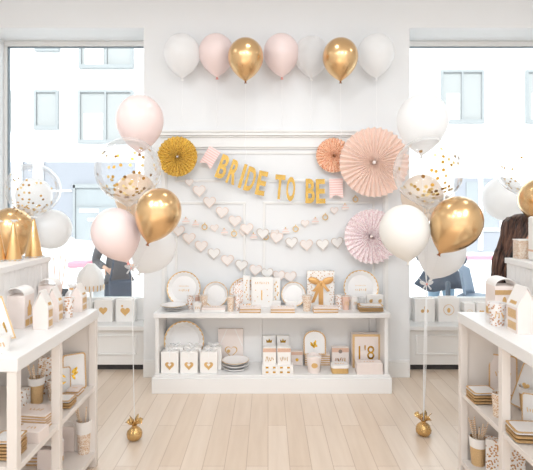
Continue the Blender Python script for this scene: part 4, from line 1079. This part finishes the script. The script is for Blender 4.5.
# ================================================================ RIGHT UNIT, TOP
arch_box(495, 318.5, TZ, 22, 40, .11, 'arched white box with brown-gold top on right unit', 1, motif='x')
e = bpy.data.objects['handled_favour_box.002']
w_ = 22 / ((318.5 - VY) / .6)
MB().prism([(-w_ * .5, 0), (w_ * .5, 0), (w_ * .5, .025), (-w_ * .5, .025)], .0014, Matrix.Translation((0, -.0566, .125))).build('kraft_band', KRAFT, e)
MB().prism(circ(.011, 16, (-.008, .085), rz=.03), .0014, Matrix.Translation((0, -.0566, 0))).build('gold_motif', FOILS, e)
cup(500.5, 326.5, TZ, 17.5, 22.5, FLORAL, 'white cup with rose gold lace pattern on right unit top', mark='x', sleeve=(.1, .85, ROSEG) if False else None)
gable_box(517.5, 334.5, TZ, 20, 45, .10, 'white house box with gold windows on right unit top', 1, roof_m=PAPER)
e = thing('kraft_box', 'small gold-topped box at right picture edge behind house box', 'favour box', ((534 - VX) / 200, F / 200, TZ))
MB().box(-.03, .03, -.03, .03, 0, .12).build('box_body', PAPERW, e, .002); MB().box(-.032, .032, -.032, .032, .12, .14).build('lid', KRAFT, e, .002)
e = thing('gift_box', 'small blush box standing on raised shelf before the dark-haired woman', 'box', ((525 - VX) / 181, F / 181, RZ))
MB().box(-.052, .05, -.03, .03, 0, .1).build('box_body', DOTSF, e, .002); MB().box(-.054, .052, -.032, .032, .1, .106).build('lid', PAPER, e, .001)
e = thing('gift_box', 'tall white box at right picture edge on the raised shelf', 'box', ((541 - VX) / 190, F / 190, RZ))
MB().box(-.05, .05, -.04, .04, 0, .235).build('box_body', PAPER, e, .012); MB().box(-.051, .051, -.041, .041, .05, .06).build('ribbon_band', ROSEG, e)

# ================================================================ LEFT UNIT, SHELVES
KR = DOTSF
cup(33.5, 405, MZ, 15.5, 26, GLIT, 'gold glitter cup with white collar holding straws, upper left shelf', straws=12, sleeve=(.72, .97, PAPER))
cup(51, 401, MZ, 12.5, 20, DOTSF, 'gold speckled paper cup with white rim beside glitter straw cup', mark=None)
e, w, h = gbox(46, 395, MZ, 17, 37, .04, 'heart-patterned white gift bag behind the cups, upper left shelf', 'gift bag', m=HEARTP, name='gift_bag', rz=.5)
square_up(75, 390.5, MZ, 22, 35, 'white square plate with wavy gold rim standing at far end of upper left shelf', rz=.55, rimw=.05)
square_up(62, 394, MZ, 17, 25, 'smaller wavy gold-rimmed plate partly behind the middle post, upper left shelf', rz=.5, rimw=.05)
stack(72, 396.5, MZ, 12, 6, 2, .08, 'gold napkin pack lying at far end of upper left shelf', 'napkin_pack', 'napkin pack')
e, w, h = gbox(21.5, 409.5, MZ, 8.5, 18.5, .05, 'small white box with gold specks beside near post of left unit', m=DOTS)
stack(61, 410, MZ, 17, 9, 3, .09, 'gold-edged plate stack behind middle post of left unit', 'paper_plate', 'plate')
stack(30, 428, MZ, 36, 13, 5, .12, 'white gold-edged napkin pack in thick pile, near bay of left unit', 'napkin_pack', 'napkin pack', rz=-.1, mark=True)
e, w, h = gbox(27, 443.5, MZ, 27, 11.5, .08, 'flat white box lying in front of napkin pile, left unit', m=PAPERW, rz=-.1)
scribble(MB(), 0, 0, w * .4, .02, 3, 0, Matrix.Translation((0, 0, h + .0006)) @ Matrix.Rotation(-PI / 2, 4, 'X'), th=.001).build('gold_script', FOILS, e)
stack(2, 462, MZ, 27, 20, 6, .1, 'gold-edged plate in pile at near end of left unit', 'paper_plate', 'plate')
cup(81.7, 455.5, BZ, 15, 33, DOTSF, 'gold speckled cup with white collar holding straws, lower left shelf', straws=10, sleeve=(.62, .97, PAPER))
arch_box(74, 452, BZ, 12, 31, .10, 'white arched box with gold mark on lower left shelf, beside straw cup', -1, motif='x')
arch_box(56, 470, BZ, 19, 25, .10, 'white handled box standing on lower left shelf, near bay', -1, motif='x')
stack(34, 466, BZ, 16, 10, 3, .09, 'gold-edged napkin pack low in near bay of left unit', 'napkin_pack', 'napkin pack')

# ================================================================ RIGHT UNIT, SHELVES
square_up(503, 395, MZ, 26, 38, 'gold-framed card standing at back of upper right shelf', rz=-.45, wav=False, rimw=.05, mark='script', m=PAPERW)
stack(487, 405.5, MZ, 25, 12, 4, .11, 'gold-edged square plate stacked at far end of upper right shelf', 'paper_plate', 'plate', rz=.05)
cup(501, 418.5, MZ, 13, 24, DOTSF, 'gold speckled cup partly behind middle post of right unit', mark=None)
e = square_up(518, 410, MZ, 17, 42, 'gold-framed card with gold heart leaning right of middle post', tilt=.3, rz=-.7, wav=False, rimw=.06, mark='heart', m=CHINA); e.rotation_euler[1] = .26; e.location.z += .012
cup(531, 414, MZ, 16.5, 25, KRAFT, 'tan gold cup with white collar near right picture edge', sleeve=(.74, .97, PAPER))
square_up(533, 428, MZ, 20, 30, 'white card with gold trim at right picture edge, upper right shelf', tilt=.35, rz=-.5, wav=False, rimw=.05, mark='script')
stack(536, 445.5, MZ, 36, 12.5, 3, .12, 'gold-edged square plate stacked in near bay of right unit', 'paper_plate', 'plate', rz=-.05)
cup(481, 467.5, BZ, 17, 28, GLIT, 'gold glitter cup with white collar holding straws, lower right shelf', straws=9, sleeve=(.66, .97, PAPER))
e, w, h = gbox(497, 474, BZ, 16, 33, .05, 'white gift bag with gold hearts leaning on lower right shelf', 'gift bag', m=HEARTP, name='gift_bag', rz=-.5)
e, w, h = gbox(519, 478, BZ, 15, 37, .05, 'white gift bag with gold hearts behind middle post of right unit', 'gift bag', m=HEARTP, name='gift_bag', rz=-.3)

# ================================================================ PEOPLE
def skin_body(name, joints, edges, m, parent, sub=2, root=0):
    me = bpy.data.meshes.new(name); me.from_pydata([j[:3] for j in joints], edges, []); me.materials.append(m)
    o = bpy.data.objects.new(name, me); COL.objects.link(o); o.parent = parent
    o.modifiers.new('skin', 'SKIN'); sv = me.skin_vertices[0].data if me.skin_vertices else None
    if sv is None:
        bm = bmesh.new(); bm.from_mesh(me); bm.verts.layers.skin.verify(); bm.to_mesh(me); bm.free(); sv = me.skin_vertices[0].data
    for i, j in enumerate(joints):
        rx, ry = j[3], (j[4] if len(j) > 4 else j[3]); sv[i].radius = (rx, ry); sv[i].use_root = i == root
    s = o.modifiers.new('sub', 'SUBSURF'); s.levels = sub; s.render_levels = sub
    for p in me.polygons: p.use_smooth = True
    o.modifiers['skin'].use_smooth_shade = True
    return o
SKIN = mat('skin', (226, 182, 158), .55, var=.03)
def hand(parent, wrist, d, nrm, s=1.0):
    """palm with four unequal curled fingers and a thumb leaving its side"""
    d = Vector(d).normalized(); n = Vector(nrm).normalized(); n = (n - d * n.dot(d)).normalized(); sd = d.cross(n)
    W = Vector(wrist); J = [tuple(W) + (.024 * s, .018 * s), tuple(W + d * .045 * s) + (.030 * s, .015 * s), tuple(W + d * .08 * s) + (.032 * s, .013 * s)]; E = [(0, 1), (1, 2)]
    for i, L in enumerate((.070, .078, .073, .058)):
        b = W + d * .07 * s + sd * (-.027 + .018 * i) * s; k = len(J)
        p1 = b + d * L * .45 * s; p2 = p1 + (d * .8 + n * .6).normalized() * L * .32 * s; p3 = p2 + (d * .4 + n * .9).normalized() * L * .25 * s
        J += [tuple(b) + (.0088 * s,), tuple(p1) + (.0085 * s,), tuple(p2) + (.0078 * s,), tuple(p3) + (.0065 * s,)]; E += [(2, k), (k, k + 1), (k + 1, k + 2), (k + 2, k + 3)]
    k = len(J); b = W + d * .03 * s - sd * .028 * s
    J += [tuple(b) + (.012 * s,), tuple(b + (d * .6 - sd * .7 + n * .2) * .035 * s) + (.0105 * s,), tuple(b + (d * 1.4 - sd * .95 + n * .5) * .04 * s) + (.0085 * s,)]; E += [(1, k), (k, k + 1), (k + 1, k + 2)]
    return J, E
def person(label, loc, rz, coat, trousers, haircol, kind, S=1.0, bend=0.0, turn=0.0, coat_len=.80, longhair=False):
    """standing figure facing -Y in its own frame; bend leans the trunk forward"""
    e = thing('person', label, 'person', loc, (0, 0, rz))
    cb_, sb_ = math.cos(bend), math.sin(bend)
    def T(x, y, z):   # lean everything above the hips
        if z > .92: dz = z - .92; return (x * S, (y * cb_ - dz * sb_) * S, (.92 + dz * cb_ + y * sb_) * S)
        return (x * S, y * S, z * S)
    def Jt(x, y, z, r, r2=None): return T(x, y, z) + ((r * S,) if r2 is None else (r * S, r2 * S))
    J = [Jt(0, 0, .94, .15, .11), Jt(0, .0, 1.10, .125, .09), Jt(0, .0, 1.28, .15, .10), Jt(0, .0, 1.40, .12, .08), Jt(0, -.005, 1.47, .052), Jt(0, -.01, 1.53, .058, .066),
         Jt(0, -.015, 1.60, .078, .095), Jt(0, -.01, 1.68, .074, .088)]
    E = [(0, 1), (1, 2), (2, 3), (3, 4), (4, 5), (5, 6), (6, 7)]
    hands = []
    elb = {-1: (-.29, .02, 1.10), 1: (.29, .02, 1.10)}; wr = {-1: (-.16, -.20, 1.03), 1: (.20, -.20, 1.05)}
    for sg in (-1, 1):
        k = len(J); J += [Jt(sg * .175, 0, 1.40, .055), Jt(sg * .235, .0, 1.26, .046), Jt(*elb[sg], .038), Jt(*[(a + b) / 2 for a, b in zip(elb[sg], wr[sg])], .034), Jt(*wr[sg], .024)]
        E += [(3, k), (k, k + 1), (k + 1, k + 2), (k + 2, k + 3), (k + 3, k + 4)]
        w = Vector(T(*wr[sg])); d = (w - Vector(T(*elb[sg]))).normalized(); hj, he = hand(None, w, d, (-sg * .6, 0, -.8), S)
        base = len(J); J += hj[1:]; E += [(k + 4, base)] + [(a + base - 1, b + base - 1) for a, b in he[1:]]
    for sg in (-1, 1):
        k = len(J); J += [Jt(sg * .09, 0, .86, .085), Jt(sg * .10, -.01, .50, .055), Jt(sg * .10, .01, .30, .050), Jt(sg * .10, .02, .08, .036), Jt(sg * .105, -.08, .04, .038, .03), Jt(sg * .11, -.16, .03, .034, .022)]
        E += [(0, k), (k, k + 1), (k + 1, k + 2), (k + 2, k + 3), (k + 3, k + 4), (k + 4, k + 5)]
    skin_body('body', J, E, SKIN, e)
    # coat
    JC = [Jt(0, 0, .96, .175, .135), Jt(0, 0, 1.12, .15, .115), Jt(0, 0, 1.28, .175, .125), Jt(0, 0, 1.40, .15, .10), Jt(0, .0, 1.46, .072)]
    EC = [(0, 1), (1, 2), (2, 3), (3, 4)]
    for sg in (-1, 1):
        k = len(JC); w2 = [a * .12 + b * .88 for a, b in zip(elb[sg], wr[sg])]
        JC += [Jt(sg * .18, 0, 1.405, .075), Jt(sg * .24, 0, 1.26, .068), Jt(*elb[sg], .06), Jt(*w2, .048)]; EC += [(3, k), (k, k + 1), (k + 1, k + 2), (k + 2, k + 3)]
    k = len(JC); JC += [Jt(0, .0, coat_len, .21, .16)]; EC += [(0, k)]
    skin_body('coat', JC, EC, coat, e)
    JT = [Jt(0, 0, .90, .16, .125)]; ET = []
    for sg in (-1, 1):
        k = len(JT); JT += [Jt(sg * .09, 0, .80, .10), Jt(sg * .10, -.01, .50, .076), Jt(sg * .10, .01, .12, .062)]; ET += [(0, k), (k, k + 1), (k + 1, k + 2)]
    skin_body('trousers', JT, ET, trousers, e)
    for sg in (-1, 1): MB().ell(T(sg * .11, -.09, .045), (.05 * S, .14 * S, .045 * S)).build('shoe', mat('dark_shoe_leather', (52, 48, 46), .5), e)
    # face
    hc = T(0, -.015, 1.625)
    F_ = MB(); F_.ell(T(0, -.125, 1.60), (.012 * S, .022 * S, .02 * S)); F_.build('nose', SKIN, e)
    for sg in (-1, 1):
        MB().ell(T(sg * .032, -.100, 1.63), (.013 * S, .008 * S, .008 * S)).build('eye', mat('eye_white', (240, 238, 235), .2), e)
        MB().ell(T(sg * .032, -.107, 1.63), (.006 * S, .003 * S, .006 * S)).build('iris', mat('dark_iris', (60, 42, 32), .2), e)
        MB().ell(T(sg * .080, -.005, 1.61), (.012 * S, .022 * S, .03 * S)).build('ear', SKIN, e)
    MB().ell(T(0, -.105, 1.56), (.026 * S, .008 * S, .008 * S)).build('mouth', mat('lips', (196, 120, 112), .4), e)
    hm = MB(); hair_top = T(0, .012, 1.655)
    if not longhair:
        prof = [(math.sin(a), math.cos(a)) for a in [PI * .62 * i / 12 for i in range(13)]]
        prof[0] = (0, 1); hm.lathe(prof, 28, Matrix.Translation(hair_top) @ Matrix.Rotation(.35, 4, 'X') @ Matrix.Diagonal((.093 * S, .112 * S, .105 * S, 1)))
        hm.build('hair', haircol, e)
    return e, T
NAVY = mat('dark_navy_coat_cloth', (74, 82, 96), .8, var=.12, vscale=14); GREYC = mat('grey_brown_jacket_cloth', (104, 100, 102), .8, var=.14, vscale=16)
DTR = mat('dark_slate_trousers', (66, 74, 88), .8, var=.1, vscale=14); LJ = mat('light_blue_denim', (150, 178, 200), .8, var=.1, vscale=16)
BLK = mat('black_knit', (38, 36, 38), .85, var=.1, vscale=30); HAIRB = mat('brown_hair', (70, 48, 38), .5, var=.2, vscale=30)
pa = person('person outside left window in dark grey jacket, hands raised to waist', (-1.98, 6.2, GZ - .0), .35, GREYC, DTR, HAIRB, 0, S=.97, coat_len=.84)
BAGM = mat('slate_blue_bag', (78, 84, 98), .7, var=.08)
e = thing('shoulder_bag', 'slate blue bag hanging at hip of person outside left window', 'bag', (-1.84, 5.9, GZ + .62), (0, 0, .35))
MB().box(-.15, .13, -.06, .05, 0, .24).build('bag_body', BAGM, e, .03); MB().tube([(-.14, 0, .22), (-.08, 0, .55), (.06, .03, .58), (.12, 0, .22)], .012, 8).build('strap', BAGM, e)
pb = person('person outside right window in flared dark navy coat, seen below balloons', (2.32, 6.3, GZ), PI * .85, NAVY, LJ, HAIRB, 0, S=.97, coat_len=.72)
cx, cy, cz = 0, 0, 0
bb = MB(); nn = 40; vs = []
for q, z in ((.19, 1.08), (.20, .95), (.27, .82), (.335, .70)):
    for i in range(nn):
        a = 2 * PI * i / nn; kq = 1 + (.05 * math.sin(6 * a)) * (1.08 - z) / .38; vs.append((q * kq * math.cos(a), q * .75 * kq * math.sin(a), z + (.03 * math.sin(3 * a + 1) if z < .75 else 0)))
o = bb.poly(vs, [(j * nn + i, j * nn + (i + 1) % nn, (j + 1) * nn + (i + 1) % nn, (j + 1) * nn + i) for j in range(3) for i in range(nn)]).build('coat_skirt', NAVY, pb[0]); sd = o.modifiers.new('t', 'SOLIDIFY'); sd.thickness = .008
a = at(448, 281, 5.7); bol = thing('bollard', 'slim dark grey bollard on pavement in front of navy coat', 'bollard', (a.x, 5.7, GZ))
MB().lathe([(0, 0), (.05, 0), (.05, .02), (.028, .03), (.028, a.z - GZ - .03), (.02, a.z - GZ - .005), (0, a.z - GZ)], 20).build('post', mat('dark_grey_metal', (84, 94, 106), .5, .3), bol)
MB().lathe([(.0285, .5), (.031, .5), (.031, .56), (.0285, .56)], 20, close=True).build('band', TRIM, bol)
# outdoor chair with a curved back
a = at(478, 266, 5.7); CHB = mat('blue_grey_moulded_plastic', (134, 148, 166), .45)
ch = thing('cafe_chair', 'blue-grey moulded chair on pavement outside right window', 'chair', (a.x, 5.7, GZ), (0, 0, .9)); hz = a.z - GZ
bb = MB(); n1, n2 = 12, 8; vs = []
for j in range(n2):
    v = j / (n2 - 1)
    for i in range(n1):
        u = i / (n1 - 1) * 2 - 1; vs.append((u * (.16 + .03 * (1 - v)), .16 + .07 * v - .07 * (u * u), hz - .36 + .36 * v - .06 * abs(u) ** 3 * (v > .9)))
o = bb.poly(vs, [(j * n1 + i, j * n1 + i + 1, (j + 1) * n1 + i + 1, (j + 1) * n1 + i) for j in range(n2 - 1) for i in range(n1 - 1)]).build('backrest', CHB, ch); sd = o.modifiers.new('t', 'SOLIDIFY'); sd.thickness = .012
MB().prism(rrect(.42, .42, .08, 6), .03, Matrix.Translation((0, 0, hz - .36)) @ Matrix.Rotation(-PI / 2, 4, 'X')).build('seat', CHB, ch, .008)
for sx in (-1, 1):
    for sy in (-1, 1): MB().tube([(sx * .14, sy * .14, hz - .38), (sx * .19, sy * .19, 0)], .013, 8).build('leg', CHB, ch)

# dark-haired woman
W = (1.70, 3.30, 0)
wm, T = person('person with long dark brown hair and black top browsing behind right unit', W, 1.25, BLK, DTR, HAIRB, 0, S=.82, bend=.12, longhair=True)
HG = MATS.get('x')
hm_ = bpy.data.materials.new('dark_brown_hair_lighter_tips'); hm_.use_nodes = True; nt = hm_.node_tree; b_ = nt.nodes['Principled BSDF']
tc = nt.nodes.new('ShaderNodeTexCoord'); mp = nt.nodes.new('ShaderNodeMapping'); mp.inputs['Scale'].default_value = (60, 60, 4)
n_ = nt.nodes.new('ShaderNodeTexNoise'); n_.inputs['Scale'].default_value = 1; nt.links.new(tc.outputs['Object'], mp.inputs[0]); nt.links.new(mp.outputs[0], n_.inputs['Vector'])
cr = nt.nodes.new('ShaderNodeValToRGB'); cr.color_ramp.elements[0].color = lin((44, 30, 28)); cr.color_ramp.elements[1].color = lin((128, 92, 74)); cr.color_ramp.elements[0].position = .35; cr.color_ramp.elements[1].position = .75
nt.links.new(n_.outputs['Fac'], cr.inputs[0]); nt.links.new(cr.outputs[0], b_.inputs['Base Color']); b_.inputs['Roughness'].default_value = .42
S_ = .88
hb_ = MB()
rings = [((0, .0, 1.765), .012, .012), ((0, .0, 1.755), .050, .058), ((0, .004, 1.73), .078, .092), ((0, .014, 1.69), .092, .108), ((0, .026, 1.63), .097, .104), ((0, .045, 1.56), .098, .092), ((0, .062, 1.49), .105, .082), ((0, .085, 1.42), .118, .072), ((0, .105, 1.34), .126, .062), ((0, .118, 1.26), .122, .055), ((0, .128, 1.18), .105, .045), ((0, .13, 1.11), .075, .032), ((0, .13, 1.07), .03, .015)]
nn = 72; vs = []; RR = random.Random(5); ph = [RR.uniform(0, 6.3) for _ in range(6)]
for j, (c, rx, ry) in enumerate(rings):
    c = T(*c)
    for i in range(nn):
        a = 2 * PI * i / nn + .12 * math.sin(j * .9); kq = 1 + .035 * math.sin(13 * a + ph[0] + j * .35) + .03 * math.sin(29 * a + ph[1] + j * .2)
        kz = .012 * math.sin(9 * a + ph[2]) * (j > 9)
        vs.append((c[0] + rx * S_ * kq * math.cos(a) + .006 * math.sin(j * 1.1), c[1] + ry * S_ * kq * math.sin(a), c[2] + kz))
F2 = [(j * nn + i, j * nn + (i + 1) % nn, (j + 1) * nn + (i + 1) % nn, (j + 1) * nn + i) for j in range(len(rings) - 1) for i in range(nn)]
F2 += [tuple(range(nn))[::-1], tuple(range((len(rings) - 1) * nn, len(rings) * nn))]
hb_.poly(vs, F2).build('long_hair', hm_, wm, angle=1.4)
for i in range(26):
    a = RR.uniform(-.3, PI + .3); 
    P = []
    for j, (c, rx, ry) in enumerate(rings[2:12]):
        c = T(*c); P.append((c[0] + rx * S_ * 1.03 * math.cos(a) + .010 * math.sin(j * 1.2 + i), c[1] + ry * S_ * 1.05 * math.sin(a) + .006 * math.sin(j * 1.5 + i * 2), c[2] - .008 * j * (i % 3) * .5))
    MB().tube(P, [.006, .009, .010, .010, .010, .011, .011, .009, .007, .003], 6).build('hair_lock', hm_, wm)
